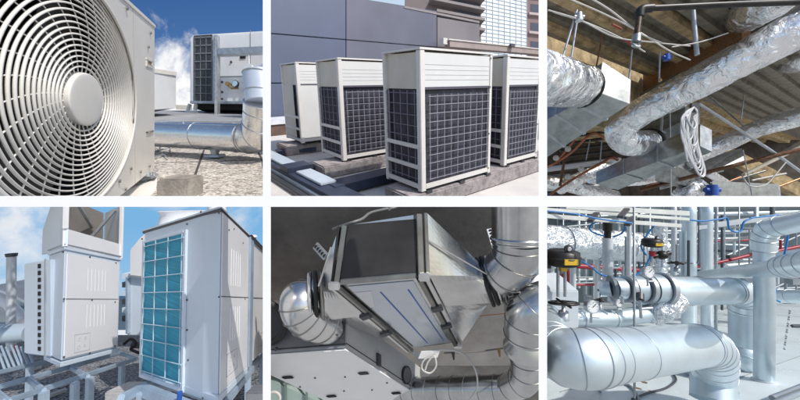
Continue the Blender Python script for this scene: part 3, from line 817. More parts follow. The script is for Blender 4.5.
def deck(name, s0, s1, l0, l1, z, pitch, dep, mt, o):
    m = MB(); k = int((s1-s0)/pitch); prof = []
    for i in range(k):
        b0 = s0+i*pitch
        prof += [(b0,0),(b0+pitch*.42,0),(b0+pitch*.5,-dep),(b0+pitch*.92,-dep)]
    vs = []
    for s_,h in prof:
        p = o+s3*s_; vs += [Vector((p.x+d3.x*l0,p.y+d3.y*l0,z+h)), Vector((p.x+d3.x*l1,p.y+d3.y*l1,z+h))]
    m.add(vs, [(2*i,2*i+1,2*i+3,2*i+2) for i in range(len(prof)-1)])
    return m.build(name, mt)
o3 = CP(645,76)
c1 = deck('ceiling', -5.2, .05, -9, 9, H3, .30, .09, deckm, o3); tag(c1, kind='structure')
c2 = deck('ceiling', .05, 16, -9, 22, H3, .62, .16, beige, o3); tag(c2, kind='structure')
# deep beige beam whose face shows on the left
bb = thing('deep_beam','broad beige fireproofed beam face on the upper left under the ribbed ceiling','beam',CP(600,50))
m = MB(); p0 = CP(520,8); p1 = CP(646,76.5)
p0 = o3-d3*5.5+Vector((0,0,0)); p1 = o3+d3*.2
m.box(p0-Vector((0,0,1.55)), p1-p0, s3*.25, Vector((0,0,1.8))); m.build('beam_face', beige, bb)
for k in range(3):
    m = MB(); m.box(p0-Vector((0,0,.0))-s3*(.45+.55*k)-Vector((0,0,.17)), p1-p0, s3*.14, Vector((0,0,.16))); m.build('beam_rib', beige, bb)
# flaked board beam running to the right
m = MB(); q0 = CP(643,74); q1 = CP(742,20); qd = (q1-q0); m.box(q0-Vector((0,0,.62)), qd, Vector((.18,.02,0)), Vector((0,0,.60)))
one('board_beam', m, osb, 'rust brown flaked board beam above the long foil duct', 'beam')
m = MB(); m.box(U(640,101,7.4), U(775,25,5.2)-U(640,101,7.4), Vector((.12,.05,.0)), Vector((0,0,.17)))
one('grey_beam', m, mat('dull_grey_beam',(.20,.195,.18),.6,.3,var=.2), 'dull grey beam between the rust board beam and the long foil duct', 'beam')

# long foil duct and its return elbow
def duct(label, pts, r, seed, end=False, **kw):
    P = [UR(x,y,w_,r) for x,y,w_ in pts]
    root = thing('foil_duct', label, 'duct', P[0], 'foil wrapped ducts')
    foil_tube(P, [r*(1.12 if seed == 1 else 1.0)]*len(P), seed, parent=root, **kw)
    return root, P
r0_, P_ = duct('long foil wrapped duct crossing the bay diagonally and ending in a tight elbow', [(830,11,17.5),(800,28,16.8),(760,50,16),(700,81,14.5),(648,108,13),(628,121,12.4),(620,133,12),(631,143,11.6),(648,143,10.6)], .26, 1, amp=.085, mt=foil_b)
m = MB(); m.torus(P_[-1], P_[-1]-P_[-2], .30, .05, 32, 8); m.build('end_collar', blackp, r0_)
duct('foil wrapped duct low on the right ending in an elbow beside the hanging cable', [(830,108,10.2),(800,116,9.6),(760,128,8.8),(725,143,8.2),(704,152,8),(692,158,8),(684,165,7.2)], .24, 2, amp=.09)
duct('short piece of foil duct at the right edge under the long one', [(825,48,12),(800,60,11.5),(783,62,9),(772,62,6)], .26, 3, amp=.07)
duct('wide foil duct at the very top beside the black pipe', [(812,-36,24),(785,-15,22),(762,4,20),(744,16,16)], .30, 4, amp=.14, mt=foil_b)
lf, LP = duct('wide foil duct at the left edge joined to the rectangular duct', [(515,72,28),(545,80,25),(566,85,22),(581,87,19.5)], .32, 5, amp=.11, mt=foil_b)
m = MB(); m.torus(LP[-1], LP[-1]-LP[-2], .315, .022, 32, 8); m.build('end_collar', blackp, lf)
duct('foil sleeve low on the left below the copper pipes', [(560,188,6.5),(580,178,6.2),(598,170,6),(609,165,5.6)], .20, 6, amp=.12)
duct('flat run of foil duct along the bottom left corner', [(535,181,6.4),(560,184,6.2),(585,190,6),(615,196,5.5)], .20, 7, amp=.12)
duct('foil duct running level at the bottom between the two sleeves', [(590,178,5.6),(615,181,5.4),(640,180,5.2),(656,177,5)], .20, 8, amp=.10)
duct('stub of foil pipe under the hanging cable', [(707,172,4),(722,181,3.8),(735,189,3.6)], .15, 9, amp=.05)
duct('torn foil bundle at the bottom beside the cable end', [(680,198,8),(688,190,8),(696,186,7),(702,190,6)], .25, 10, amp=.25)

# rectangular ducts
def rect(label, A, Bv, mt, seams=3, name='rectangular_duct'):
    # A: 4 corners near end, Bv: 4 corners far end
    root = thing(name, label, 'duct', A[0])
    MB().hexa(A+Bv).build('duct_body', mt, root, bevel=.008)
    for k in range(1, seams+1):
        t = k/(seams+1); c = [a.lerp(b,t) for a,b in zip(A,Bv)]; ce = sum(c,Vector())/4; d = (Bv[0]-A[0]).normalized()
        o_ = [ce+(q-ce)*1.05 for q in c]; m = MB(); m.hexa([q-d*.02 for q in o_]+[q+d*.02 for q in o_]); m.build('flange', galv, root)
    return root
rect('bright rectangular duct on the left running down to the frame from a square end',
     [U(598,92,4.75),U(630,104,4.8),U(631,80,4.9),U(603,62,4.9)], [U(520,134,5.6),U(546,158,5.8),U(548,142,6.0),U(522,112,5.8)], duct_g, 3)
rect('rectangular duct passing under the long foil duct toward the bottom centre',
     [U(700,146,6.0),U(712,152,6.0),U(712,130,6.2),U(700,124,6.2)], [U(596,184,8.2),U(618,190,8.2),U(618,178,8.4),U(596,172,8.4)], duct_g, 2)
rect('dark rectangular duct end behind the elbow of the long foil duct',
     [U(640,141,7.6),U(668,150,7.6),U(670,132,7.6),U(642,122,7.6)], [U(685,120,6.9),U(700,127,6.9),U(700,112,6.9),U(685,106,6.9)], duct_t, 1)
rect('pale rectangular duct behind the lower right foil elbow',
     [U(702,174,9.5),U(745,160,9.5),U(742,148,9.8),U(700,160,9.8)], [U(660,190,11),U(700,178,11),U(697,168,11.3),U(657,180,11.3)], duct_g, 1)
rect('small grey duct box at the bottom centre below the rectangular duct',
     [U(655,181,8.6),U(675,183,8.6),U(676,166,8.6),U(656,163,8.6)], [U(672,186,9.6),U(695,188,9.6),U(695,174,9.6),U(672,172,9.6)], duct_t, 0)
rect('pale duct section at the bottom right edge under the rust beam',
     [U(712,200,9),U(780,203,9),U(778,184,9),U(712,181,9)], [U(712,200,10.5),U(780,203,10.5),U(778,186,10.5),U(712,184,10.5)], duct_g, 1)

# beams low on the right
T('rust_beam','thin rust brown beam crossing the lower right behind the cable','beam',[U(640,190,9),U(720,169,8.6),U(815,146,8)],.055,rust,seg=4)
T('rust_strut','vertical rust brown strut at the bottom left below the rectangular duct','strut',[U(566,150,8),U(560,186,8)],.035,rust,seg=6)
T('rust_strut','short vertical rust brown strut in the middle beside the duct elbow','strut',[U(623,160,8),U(622,172,8)],.06,rust,seg=4)
m = MB(); m.box(U(725,158,12), U(850,222,12)-U(725,158,12), Vector((.2,.4,0)), Vector((0,0,.55)))
one('sloping_beam', m, beige, 'beige sloping beam in the lower right corner','beam')
m = MB(); m.box(U(690,140,14), U(830,215,14)-U(690,140,14), Vector((.1,.3,0)), Vector((0,0,.45)))
one('sloping_beam', m, beige, 'second beige sloping beam behind the one in the lower right corner','beam')
m = MB(); m.box(U(745,176,11), U(815,142,11)-U(745,176,11), Vector((.1,.2,0)), Vector((0,0,.10)))
one('pale_brace', m, mat('pale_brace_paint',(.50,.45,.38),.8), 'thin pale brace rising to the right across the beige sloping beam','brace')
T('conduit','pale steel conduit dropping to the right below the lower foil duct','conduit',[U(698,103,7.5),U(735,127,7.8),U(770,150,8.2),U(818,184,9)],.035,galv,seg=8)
T('conduit','thin conduit parallel to the pale one under the metal deck','conduit',[U(705,92,8.4),U(735,118,8.6),U(752,133,9)],.025,duct_t,seg=8)

# black iron pipe with drop and coupling
ip = thing('iron_pipe','black iron pipe along the top with an elbow and a short drop to a coupling','pipe',U(640,10,3.6))
m = MB(); m.tube([U(645,8.5,3.6),U(730,4.5,3.6),U(820,1.5,3.6)],.034,16); m.build('main_run', blackp, ip)
m = MB(); m.tube(fillet([U(652,8.2,3.6),U(640,9,3.6),U(639.4,17,3.6)],.06,6),.048,16); m.build('elbow', blackp, ip)
m = MB(); m.tube([U(639.4,14,3.6),U(636.5,38,3.55)],.032,16); m.build('drop', mat('mottled_iron',(.09,.06,.04),.5,.4,var=.4,nscale=20), ip)
m = MB(); m.tube([U(636.8,36,3.55),U(636.2,43,3.52)],.046,16); m.torus(U(636,45.5,3.5),Vector((.1,-.75,.6)),.036,.017,24,8); m.build('coupling', duct_g, ip)
# copper pipes
T('copper_pipe','copper pipe bending below the bright rectangular duct','pipe',spline([U(556,163,8),U(573,151,7.8),U(586,138,7.6),(U(594,133,7.6)),U(604,138,7.6),U(612,143,7.6)],6),.03,copper,seg=8)
T('copper_pipe','copper pipe above the foil sleeve at the bottom left','pipe',spline([U(549,195,8.5),U(575,178,8.2),U(600,164,8),U(611,158,8),U(618,160,8)],6),.032,copper,seg=8)
T('copper_pipe','short reddish pipe at the left edge under the wide foil duct','pipe',[U(541,170,8.4),U(556,163,8),U(575,140,7.8)],.03,copper,seg=8)
for i,(x,y) in enumerate(((568,149),(556,158),(581,169),(568,177))):
    one('pipe_clip', MB().ball(U(x,y,7.7), .075, 10), cable_w, ['white clip upper of two on the first copper pipe','white clip lower of two at the left edge','white clip upper on the second copper pipe','white clip lowest near the foil sleeve'][i], 'clip','white clips on the copper pipes')
# rods and straps
rods = [((560,66),(577,10),3.9,'threaded rod leaning above the wide left foil duct'),((570,66),(578,14),4.0,'steel rod just right of the leaning rod at left'),((595,74),(603,32),5,'rusty rod above the square end of the rectangular duct'),
        ((629,80),(632,50),5,'short rod hanging beside the iron pipe coupling'),((659,82),(660,52),5,'thin rod ending in a blue clip above the long foil duct'),((670,112),(671,196),7,'long thin vertical rod under the long foil duct'),
        ((741,120),(744,95),8,'rod under the metal deck right of centre'),((743,150),(752,196),8,'thin rod low on the right beside the pale duct'),((697,55),(693,10),4.6,'broad pale strap in front of the rust board beam'),
        ((586,160),(590,140),8,'rod in the dark gap under the bright rectangular duct'),((600,163),(602,140),8,'right hand rod in the dark gap under the bright rectangular duct')]
for i,(a,b,Y,lb) in enumerate(rods):
    T('hanger_rod' if i != 8 else 'hanger_strap', lb, 'rod' if i != 8 else 'strap', [U(*a,Y),U(*b,Y*1.01)], .032 if i == 8 else .013, galv if i != 2 else rust, 'hanger rods' if i != 8 else None, seg=6)
for i,(x,y,Y,cc) in enumerate(((667,57,4.8,0),(712,190,8,0),(545,196,8,0),(579,17,3.9,1),(569,67,3.8,2),(660,80,5,2))):
    mt = [mat('blue_plastic',(.02,.09,.42),.4), galv, mat('brass',(.45,.30,.12),.35,.8)][cc]
    lb = ['blue plastic clip above the long foil duct','blue valve body at the bottom under the cable end','blue fitting in the bottom left corner','steel clamp where the wires meet the rods at top left','brass tip of the rod over the wide left foil duct','brass tip of the rod above the long foil duct'][i]
    m = MB(); rr = [.05,.14,.09,.05,.025,.025][i]; c_ = U(x,y,Y)
    m.tube([c_-Vector((0,0,rr)),c_+Vector((0,0,rr))],[rr,rr*.8],8); m.tube([c_-Vector((rr*1.3,0,0)),c_+Vector((rr*1.3,0,0))],rr*.5,8)
    one('clip_fitting', m, mt, lb, 'fitting')
# loose wires
ws = [([(560,-5),(600,12),(636,30),(668,50),(690,60)],3.6),([(548,10),(580,20),(615,37),(650,42),(690,46)],3.8),([(585,-5),(610,10),(640,33),(662,43)],3.5),([(553,12),(590,24),(625,40),(645,52)],4.0),([(672,47),(700,42),(728,33)],4.3)]
wl = ['pale wire sagging across the top left to the blue clip','pale wire starting lowest at the left edge of the ceiling','pale wire passing just left of the black pipe drop','twin wire with red splice below the pale one','thin wire crossing the rust board beam']
for (pts,Y),lb in zip(ws,wl): T('loose_wire', lb, 'wire', spline([U(x,y,Y+.1*k) for k,(x,y) in enumerate(pts)],8), .009, cable_w, 'loose wires under the ceiling', seg=6)
T('wire_splice','red splice on the loose wires near the black pipe drop','splice',[U(612,24.5,3.72),U(621,28.8,3.75)],.014,mat('red_tape',(.30,.05,.03),.6),seg=6)
T('wire_splice','second red splice lower on the twin wire','splice',[U(623,39,4.05),U(631,44,4.08)],.014,MATS['red_tape'],seg=6)
# hanging coil of white cable
cc = thing('cable_coil','coil of white cable hanging in loops from a bracket below the long foil duct','cable',U(694,180,4.6))
random.seed(3)
for k in range(13):
    x0 = 689+random.uniform(-4,4); w_ = random.uniform(3,7); y1 = random.uniform(128,160) if k < 7 else random.uniform(158,181); xx = x0+random.uniform(-2,5)+(6 if k >= 7 else 0)
    pts = [U(694,107,4.6),U(x0-w_*.7,115,4.58),U(x0-w_,(107+y1)/2,4.55),U(xx-w_*.3,y1,4.55),U(xx+w_*.6,y1-4,4.6),U(x0+w_,(107+y1)/2,4.62),U(697,113,4.62),U(694,107,4.6)]
    MB().tube(spline(pts,8),.0105,8,False).build('cable_loop', mat('white_cable',(.66,.66,.66),.45), cc)
m = MB(); m.box(U(692,112,4.62),Vector((.12,0,0)),Vector((0,.04,0)),Vector((0,0,.14))); m.build('bracket', steel_d, cc)
T('drop_cable','single pale cable looping on the lower right by the sloping beam','cable',spline([U(742,176,8),U(750,186,8),U(765,185,8),U(775,175,8),U(786,162,8)],6),.018,cable_w,seg=6)
# dark joists deep in the gap and back wall
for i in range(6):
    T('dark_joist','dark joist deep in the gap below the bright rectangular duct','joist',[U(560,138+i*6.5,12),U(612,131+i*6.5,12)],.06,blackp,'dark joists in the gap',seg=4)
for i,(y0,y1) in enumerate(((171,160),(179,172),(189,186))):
    T('back_pipe',['white pipe deep at the left below the dark gap','grey pipe deep at the left under the white one','lowest white pipe at the bottom left'][i],'pipe',[U(535,y0,10.5),U(620,y1,10.5)],.09,[white_m,duct_t,white_m][i],seg=10)
for i in range(10):
    x = 600+i*21; y = 176+6*math.sin(i*2.3)
    T('back_conduit','thin conduit in the dark behind the lower ducts','conduit',[U(x-16,y+7,12),U(x+18,y-6+3*(i%3),12)],.035,[copper,duct_t,cable_w][i%3],'thin conduits behind the lower ducts',seg=6)
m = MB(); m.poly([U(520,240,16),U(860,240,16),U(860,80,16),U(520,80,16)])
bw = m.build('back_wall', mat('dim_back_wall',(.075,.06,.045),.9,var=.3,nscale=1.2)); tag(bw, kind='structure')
# ================================================================== BAY 4: roof units on a steel frame
panel(px1=267, py0=201.5, unit=.55)
b1 = VP(-78,299); b2v = VP(313,300); up4 = Vector((0.0,.03,1)).normalized()
n4 = b1.cross(b2v).normalized(); n4 = n4 if n4.z > 0 else -n4
pw4 = mat('shade_blue_enamel', (.66,.74,.83), .33, var=.03, nscale=2)  # bluish cast of the shaded faces put into the enamel colour
pw4s = mat('satin_white_enamel', (.82,.82,.83), .3, var=.03, nscale=2)
teal = mat('teal_coil', (.02,.37,.54), .55, var=.22, nscale=9, streak=(.03,.03,14))
wire4 = mat('pale_blue_wire', (.50,.66,.76), .4)
frame4 = mat('blue_grey_frame', (.42,.52,.63), .45, .25, var=.12, nscale=5)
# ---- right unit
O = U(217.5,398,2.2); H = up4*t_py(O, up4, 208.5); A = b1*t_px(O, b1, 141); B = b2v*t_px(O, b2v, 246.5)
LF = Face(O, A, H); RF4 = Face(O, B, H)
ru = thing('coil_unit','tall pale condenser at right with bright teal coil panel facing left','air conditioner',O,'pale condensers on the steel frame')
m = MB(); ch = A*.155      # chamfered corner strip
i2_ = B*.05
m.prism([O+B*.03, O+B, O+B+A, O+A, O+ch], H); m.build('cabinet', pw4, ru, bevel=.006)
m = MB(); RF4.box(m,.035,.012,1.0,.985,.0,.006); m.build('side_panel', pw4s, ru, bevel=.002)
def fseg(face, u0,v0,u1,v1,w0,w1,name,mt,par,bev=0):
    m = MB(); face.box(m,u0,v0,u1,v1,w0,w1); return m.build(name,mt,par,bevel=bev)
fseg(RF4,.03,.528,1.0,.533,.005,.0085,'panel_seam',steel_d,ru)
def ribs(face, u0, u1, v0, v1, n, par, w=.0038):
    for k in range(n):
        u = u0+(u1-u0)*k/(n-1); m = MB(); a = face.pt(u,v0,w); b = face.pt(u,v1,w); m.tube([a,b],.0045,8); m.build('pressed_rib', pw4s, par)
ribs(RF4,.30,.62,.60,.82,5,ru); ribs(RF4,.30,.62,.27,.47,5,ru)
def knock(face, u0,v0,u1,v1,par,t=.0025):
    m = MB(); h_ = face.b.length; w_ = face.a.length; tu = t/w_; tv = t/h_
    for (a,b,c,d) in ((u0,v0,u1,v0+tv),(u0,v1-tv,u1,v1),(u0,v0,u0+tu,v1),(u1-tu,v0,u1,v1)): face.box(m,a,b,c,d,.0055,.009)
    m.build('knockout_outline', mat('outline_grey',(.40,.40,.41),.5), par)
    for (uu,vv,rr) in ((.3,.25,.018),(.3,.7,.016),(.7,.72,.012),(.65,.3,.012)):
        m = MB(); m.torus(face.pt(u0+(u1-u0)*uu, v0+(v1-v0)*vv, .0065), face.n, rr, .0018, 16, 6); m.build('knockout', MATS['outline_grey'], par)
knock(RF4,.20,.07,.55,.20,ru)
# coil recess and grid
uL, vT = LF.uv(146,243); uR, _ = LF.uv(185.5,230)
vB_ = LF.uv(146,374)[1]
fseg(LF,uR,vB_,uL,vT,-.0,.004,'coil',teal,ru)
for u0,v0,u1,v1 in ((uR-.035,vB_-.03,uR,vT+.02),(uL,vB_-.03,uL+.03,vT+.02),(uR,vT,uL,vT+.02),(uR,vB_-.03,uL,vB_)):
    fseg(LF,min(u0,u1),v0,max(u0,u1),v1,.0,.018,'coil_frame',pw4,ru,.003)
m = MB()
nc, nr_ = 3, 8
for k in range(nc+1): u = uR+(uL-uR)*(k+.06)/(nc+.12); m.tube([LF.pt(u,vB_,.018),LF.pt(u,vT,.018)],.0045,6)
for k in range(nr_+1): v = vB_+(vT-vB_)*(k+.25)/(nr_+.5); m.tube([LF.pt(uR-.02,v,.022),LF.pt(uL+.01,v,.022)],.0045,6)
m.build('wire_guard', wire4, ru)
for v in (.975,): pass
m = MB(); nL, nR = LF.n, RF4.n
lid = [O+nL*.012+nR*.012, O+B*1.0+nR*.012, O+B+A*1.01, O+A*1.01+nL*.012]
m.hexa([q+H*.990 for q in lid]+[q+H*1.004 for q in lid]); m.build('lid_lip', steel_d, ru)
m = MB(); m.hexa([q+H*1.004 for q in lid]+[q+H*1.014 for q in lid]); m.build('lid', pw4, ru)
m = MB(); base = [O+nL*.01+nR*.012, O+B*1.0+nR*.012, O+B+A, O+A+nL*.01]
m.hexa([q-H*.035 for q in base]+[q+H*.010 for q in base]); m.build('base_rail', pw4, ru, bevel=.003)
each('screw',[M1('disc',LF.at(px,py,.003),nL,.008,.008,10) for px,py in ((201,212),(187,224),(142,239),(187,300),(187,330),(188,360),(203,398),(150,378),(142,300))],steel_d,ru)
each('screw',[M1('disc',RF4.at(px,py,.008),nR,.007,.008,10) for px,py in ((219,213),(229,230),(234,229),(243,243),(219,297),(245,299),(230,395))],steel_d,ru)
def cowl(px, py, rpx, Y, par, hpx=14):
    c = U(px,py,Y); r = rpx*Y/F; m = MB(); h = hpx*Y/F
    m.tube([c-Vector((0,0,h*.6)),c,c+Vector((0,0,h*.35)),c+Vector((0,0,h*.55))],[r,r*.97,r*.9,r*1.0],32); m.build('fan_cowl', pw4s, par)
cowl(184,222,21,3.2,ru,20); cowl(217,214,9,3.6,ru,22)
# ---- unit behind it on the right edge
O2 = O+B*1.035; B2 = b2v*t_px(O2,b2v,277); RF5 = Face(O2,B2,H)
r2 = thing('coil_unit','pale condenser at the right edge behind the one with the teal coil panel','air conditioner',O2,'pale condensers on the steel frame')
m = MB(); m.prism([O2, O2+B2, O2+B2+A, O2+A], H); m.build('cabinet', pw4s, r2, bevel=.006)
m = MB(); RF5.box(m,.0,.0,.06,1.0,.0,.02); m.build('corner_post', frame4, r2)
m = MB(); RF5.box(m,.06,.528,1.0,.533,.0,.006); m.build('panel_seam', steel_d, r2)
m = MB(); l2 = [O2+RF5.n*.02+A*-.01, O2+B2+RF5.n*.02, O2+B2+A, O2+A]; m.hexa([q+H*.99 for q in l2]+[q+H*1.014 for q in l2]); m.build('lid', steel_d, r2)
knock(RF5,.3,.07,.6,.2,r2); ribs(RF5,.4,.8,.6,.8,3,r2)
c = O2+B2*.25+A*.25+H*1.01; m = MB(); m.tube([c,c+up4*.07,c+up4*.16],[.13,.13,.15],32); m.tube([c+up4*.16,c+up4*.18],[.165,.15],32); m.build('fan_cowl', pw4s, r2)

# ---- middle unit seen in the gap
MO = U(142,336,4.3); MF = Face(MO, U(124,337,4.5)-MO, U(142,232,4.3)-MO)
mu_ = thing('coil_unit','narrow pale condenser glimpsed in the gap between the two big ones','air conditioner',MO,'pale condensers on the steel frame')
def lo(px,py,Y): return U(px,py,Y)
m = MB(); m.prism([U(126,336,4.4),U(146,336,4.4),U(146,277,4.4),U(126,274,4.4)], Vector((.1,.7,0))); m.build('cabinet', pw4, mu_, bevel=.01)
m = MB(); m.prism([U(129,276,4.35),U(148,278,4.35),U(148,230,4.35),U(139,238,4.35),U(129,250,4.35)], Vector((.1,.7,0))); m.build('hood', pw4s, mu_, bevel=.01)
m = MB(); m.prism([U(128,277,4.33),U(147,279.4,4.33),U(147,277.6,4.33),U(128,275.4,4.33)], Vector((.1,.7,0))); m.build('flange', galv, mu_)
m = MB(); m.prism([U(125.5,277,4.36),U(127.5,277,4.36),U(127.5,334,4.36),U(125.5,334,4.36)], Vector((.05,.2,0))); m.build('corner_post', frame4, mu_)
for i in range(6):
    m = MB(); c = U(122,279+i*8.5,5.2); m.box(c, Vector((.09,0,0)), Vector((0,.3,0)), Vector((0,0,.09)))
    one('junction_box', m, steel_d if i%2 else pw4, 'small dark box in the narrow gap between the two big condensers', 'box', 'small boxes in the gap')

# ---- left unit with open hood
OL = U(61,361.5,3.05)
HL = up4*t_py(OL, up4, 249.5); BL = b2v*t_px(OL, b2v, 118); AL = b1*t_px(OL, b1, 45.5)
GF = Face(OL, BL, HL); GS = Face(OL, AL, HL)
lu = thing('hooded_unit','tall grey white condenser at left with an open box hood on top','air conditioner',OL,'pale condensers on the steel frame')
m = MB(); m.prism([OL,OL+BL,OL+BL+AL,OL+AL], HL); m.build('cabinet', pw4, lu, bevel=.008)
m = MB(); GF.box(m,.03,.02,.96,.97,0,.006); m.build('front_panel', pw4s, lu, bevel=.003)
m = MB(); GF.box(m,.03,.552,.96,.558,.005,.0085); m.build('panel_seam', steel_d, lu)
ribs(GF,.36,.68,.64,.86,6,lu); ribs(GF,.36,.68,.28,.50,6,lu); knock(GF,.17,.05,.42,.22,lu)
each('screw',[M1('disc',GF.at(px,py,.008),GF.n,.009,.008,10) for px,py in ((63,252),(90,257),(116,263),(92,300),(64,299),(115,302),(64,357),(90,353),(115,346))],steel_d,lu)
m = MB(); bs = [OL+GF.n*.014+GS.n*.014, OL+BL*1.01+GF.n*.014, OL+BL*1.01+AL, OL+AL+GS.n*.014]
m.hexa([q+HL*1.0 for q in bs]+[q+HL*1.03 for q in bs]); m.build('hood_flange', pw4, lu, bevel=.003)
m = MB(); m.hexa([q+HL*1.045 for q in bs]+[q+HL*1.055 for q in bs]); m.build('hood_flange', galv, lu)
# hood: side faces with slanted left edge, opening above
HH = HL*.62
def hp_(u, s, t): return OL+BL*u+AL*s+HL*1.03+HH*t
th = .02
m = MB()
m.prism([hp_(0,0,0),hp_(1,0,0),hp_(1,0,.26),hp_(0,0,.26)], -GF.n*th); m.build('hood_front', pw4s, lu)
m = MB(); m.prism([hp_(0,0,0),hp_(0,1.55,0),hp_(0,1.55,.42),hp_(0,.75,.92),hp_(0,0,1.0)], -GS.n*th); m.build('hood_side', pw4, lu)
m = MB(); m.prism([hp_(1,0,0),hp_(1,1,0),hp_(1,1,1.0),hp_(1,0,1.0)], -GS.n*th); m.build('hood_side', pw4, lu)
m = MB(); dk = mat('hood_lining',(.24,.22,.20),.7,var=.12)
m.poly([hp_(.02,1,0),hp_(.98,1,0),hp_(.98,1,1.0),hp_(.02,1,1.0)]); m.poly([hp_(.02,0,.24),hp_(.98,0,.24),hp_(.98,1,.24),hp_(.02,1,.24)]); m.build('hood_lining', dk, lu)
for (p,q) in ((hp_(.0,0,.26),hp_(.0,0,1.0)),(hp_(1,0,0),hp_(1,0,1.0))):
    m = MB(); m.bar(p,q,.03,.03,up=Vector((0,1,0))); m.build('hood_post', pw4s, lu)
m = MB(); m.bar(hp_(.05,.2,.95),hp_(.72,.95,.62),.03,.03); m.build('hood_brace', galv, lu)
m = MB(); m.bar(hp_(.97,.3,.95),hp_(.60,.95,.26),.04,.03); m.build('hood_brace', galv, lu)
# coil box on the left side
CO = OL+AL*1.0+GS.n*.0
cb_r = U(51,357,3.25); cb_l = U(24,353.5,3.45)
m = MB(); hcb = U(51,259,3.25)-cb_r
CFc = Face(cb_r, cb_l-cb_r, hcb)
m.hexa([cb_r,cb_l,cb_l+BL*.3,cb_r+BL*.3,cb_r+hcb,cb_l+hcb*.975,cb_l+hcb*.975+BL*.3,cb_r+hcb+BL*.3])
m.build('coil_box', pw4, lu, bevel=.006)
each('slot',[FB(CFc,37.6,264+i*6.9,40.2,268.2+i*6.9,.0,.006) for i in range(13)],blackm,lu)
m = MB(); CFc.pbox(m,44.3,259,45.2,357,0,.01); m.build('box_seam', galv, lu)
m = MB(); m.hexa([q-HL*.05 for q in bs]+[q-HL*.004 for q in bs]); m.build('base_rail', pw4, lu, bevel=.004)

# ---- steel frame (everything on a plane square to the units' base)
BP = O-n4*.10
def K(px,py,h=0): return hit(px,py,BP+n4*h,n4)
BPL = OL-n4*.16
def KL(px,py,h=0): return hit(px,py,BPL+n4*h,n4)
sf = thing('steel_frame','blue grey steel support frame of beams and posts under the condensers','frame',KL(80,390))
def fb(p,q,w_=.030,h_=.048):
    m = MB(); m.bar(p,q,w_,h_,up=n4); m.build('beam', frame4, sf, bevel=.004)
for p,q in (((-8,389),(120,353)),((2,403),(137,358.5)),((-8,374),(56,359)),((-8,357),(34,349)),((-5,391),(9,403)),((70,367),(88,377)),((28,379),(44,391)),((120,353),(137,359)),((-8,336),(26,332))):
    fb(KL(*p),KL(*q))
fb(K(217,412),K(275,341),.05,.08); fb(K(141,389),K(212,418),.07,.09); fb(K(141,389),K(160,380),.05,.08); fb(K(160,383),K(240,408),.05,.05)
fb(K(141,389),K(120,400),.05,.08)
def post(p, dy=.6, w_=.06):
    m = MB(); m.bar(p,p-up4*dy,w_,w_,up=Vector((1,0,0))); m.build('post', frame4, sf, bevel=.004)
for p in ((75,382),(90,377),(122,363),(44,391),(9,402),(30,366)): post(KL(*p),.5,.055)
for p in ((141,392),(248,372),(262,358),(190,408)): post(K(*p),.4,.055)
# concrete pads
for i,(x,y,Y,s_) in enumerate(((117,392,3.3,.30),(137,397,3.0,.28),(255,392,2.9,.2))):
    c = U(x,y,Y); m = MB(); m.box(c-Vector((s_/2,0,.16)), Vector((s_,.0,0)), Vector((0,s_,s_*-.2)), Vector((0,0,.16))); 
    one('concrete_pad', m, mat('pale_pad',(.52,.52,.52),.9,var=.12,bump=.3), ['concrete pad under the frame post between the condensers','concrete pad nearest the bottom between the condensers','concrete pad at the lower right edge beside the frame'][i],'pad','concrete pads',bevel=.01)
# roof surface
gp = OL-n4*.78
m = MB(); m.poly([hit(-60,430,gp,n4),hit(330,430,gp,n4),hit(330,335,gp,n4),hit(-60,335,gp,n4)])
tag(m.build('ground', gravel_mat('grey_pebbles',(.05,.05,.06),(.20,.21,.23),(.50,.51,.54),75), clip=True), kind='structure')
# white boards lying in the gravel
random.seed(5)
for i,(x,y) in enumerate(((60,388),(50,398),(15,352),(28,372),(110,399))):
    c = hit(x,y,gp+n4*.01,n4); m = MB(); m.box(c, b2v*.32, b1*.14, n4*.04)
    one('loose_slab', m, mat('pale_slab',(.60,.60,.60),.85,var=.15), ['pale slab on the pebbles under the middle of the steel frame','lowest pale slab on the pebbles at left','pale slab at the far left under the frame','pale slab left of centre below the coil box','pale slab near the concrete pads'][i],'slab','pale slabs on the pebbles')
# pipework left
ch_ = thing('vent_pipe','slim grey vent pipe with dark cap standing at the left edge','pipe',U(11,345,4.5))
m = MB(); m.tube([U(11,350,4.5),U(11.5,255,4.5)],.050,20); m.build('pipe_body', mat('vent_grey',(.62,.67,.72),.45,.3,var=.1), ch_)
m = MB(); m.tube([U(11.5,256.5,4.5),U(11.5,253.5,4.5)],[.058,.064],20); m.build('cap', steel_d, ch_)
T('lagged_pipe','thick pale blue lagged pipe running level at the left edge behind the frame','pipe',[U(-12,334.5,4.2),U(30,332,4.3)],.125,mat('pale_blue_jacket',(.52,.62,.70),.35,.3,var=.06),seg=28)
T('lagged_pipe','white pipe leaning down to the left edge above the thick lagged pipe','pipe',[U(-6,296,6),U(10,305,6),U(24,322,5.5)],.09,pw4s,seg=20)
hs = thing('rooftop_shed','low white roof with curved ridge in the distance at the left edge','building',U(10,318,14))
m = MB(); m.prism([U(-20,322,14),U(30,322,14),U(30,300,14),U(14,295,14),U(0,291,14),U(-20,289,14)], Vector((.5,3,0))); m.build('wall', mat('distant_wall',(.45,.50,.52),.6), hs)
m = MB(); m.prism([U(-20,291,13.9),U(2,293,13.9),U(16,299,13.9),U(30,306,13.9),U(30,303,13.9),U(16,296,13.9),U(2,290.5,13.9),U(-20,288,13.9)], Vector((.5,3,0))); m.build('roof', mat('bright_roof',(.74,.78,.82),.4), hs)
m = MB(); m.prism([U(14,318,13.8),U(27,318,13.8),U(27,309,13.8),U(14,306,13.8)], Vector((.0,.1,0))); m.build('window', mat('pale_window',(.18,.28,.36),.2), hs)
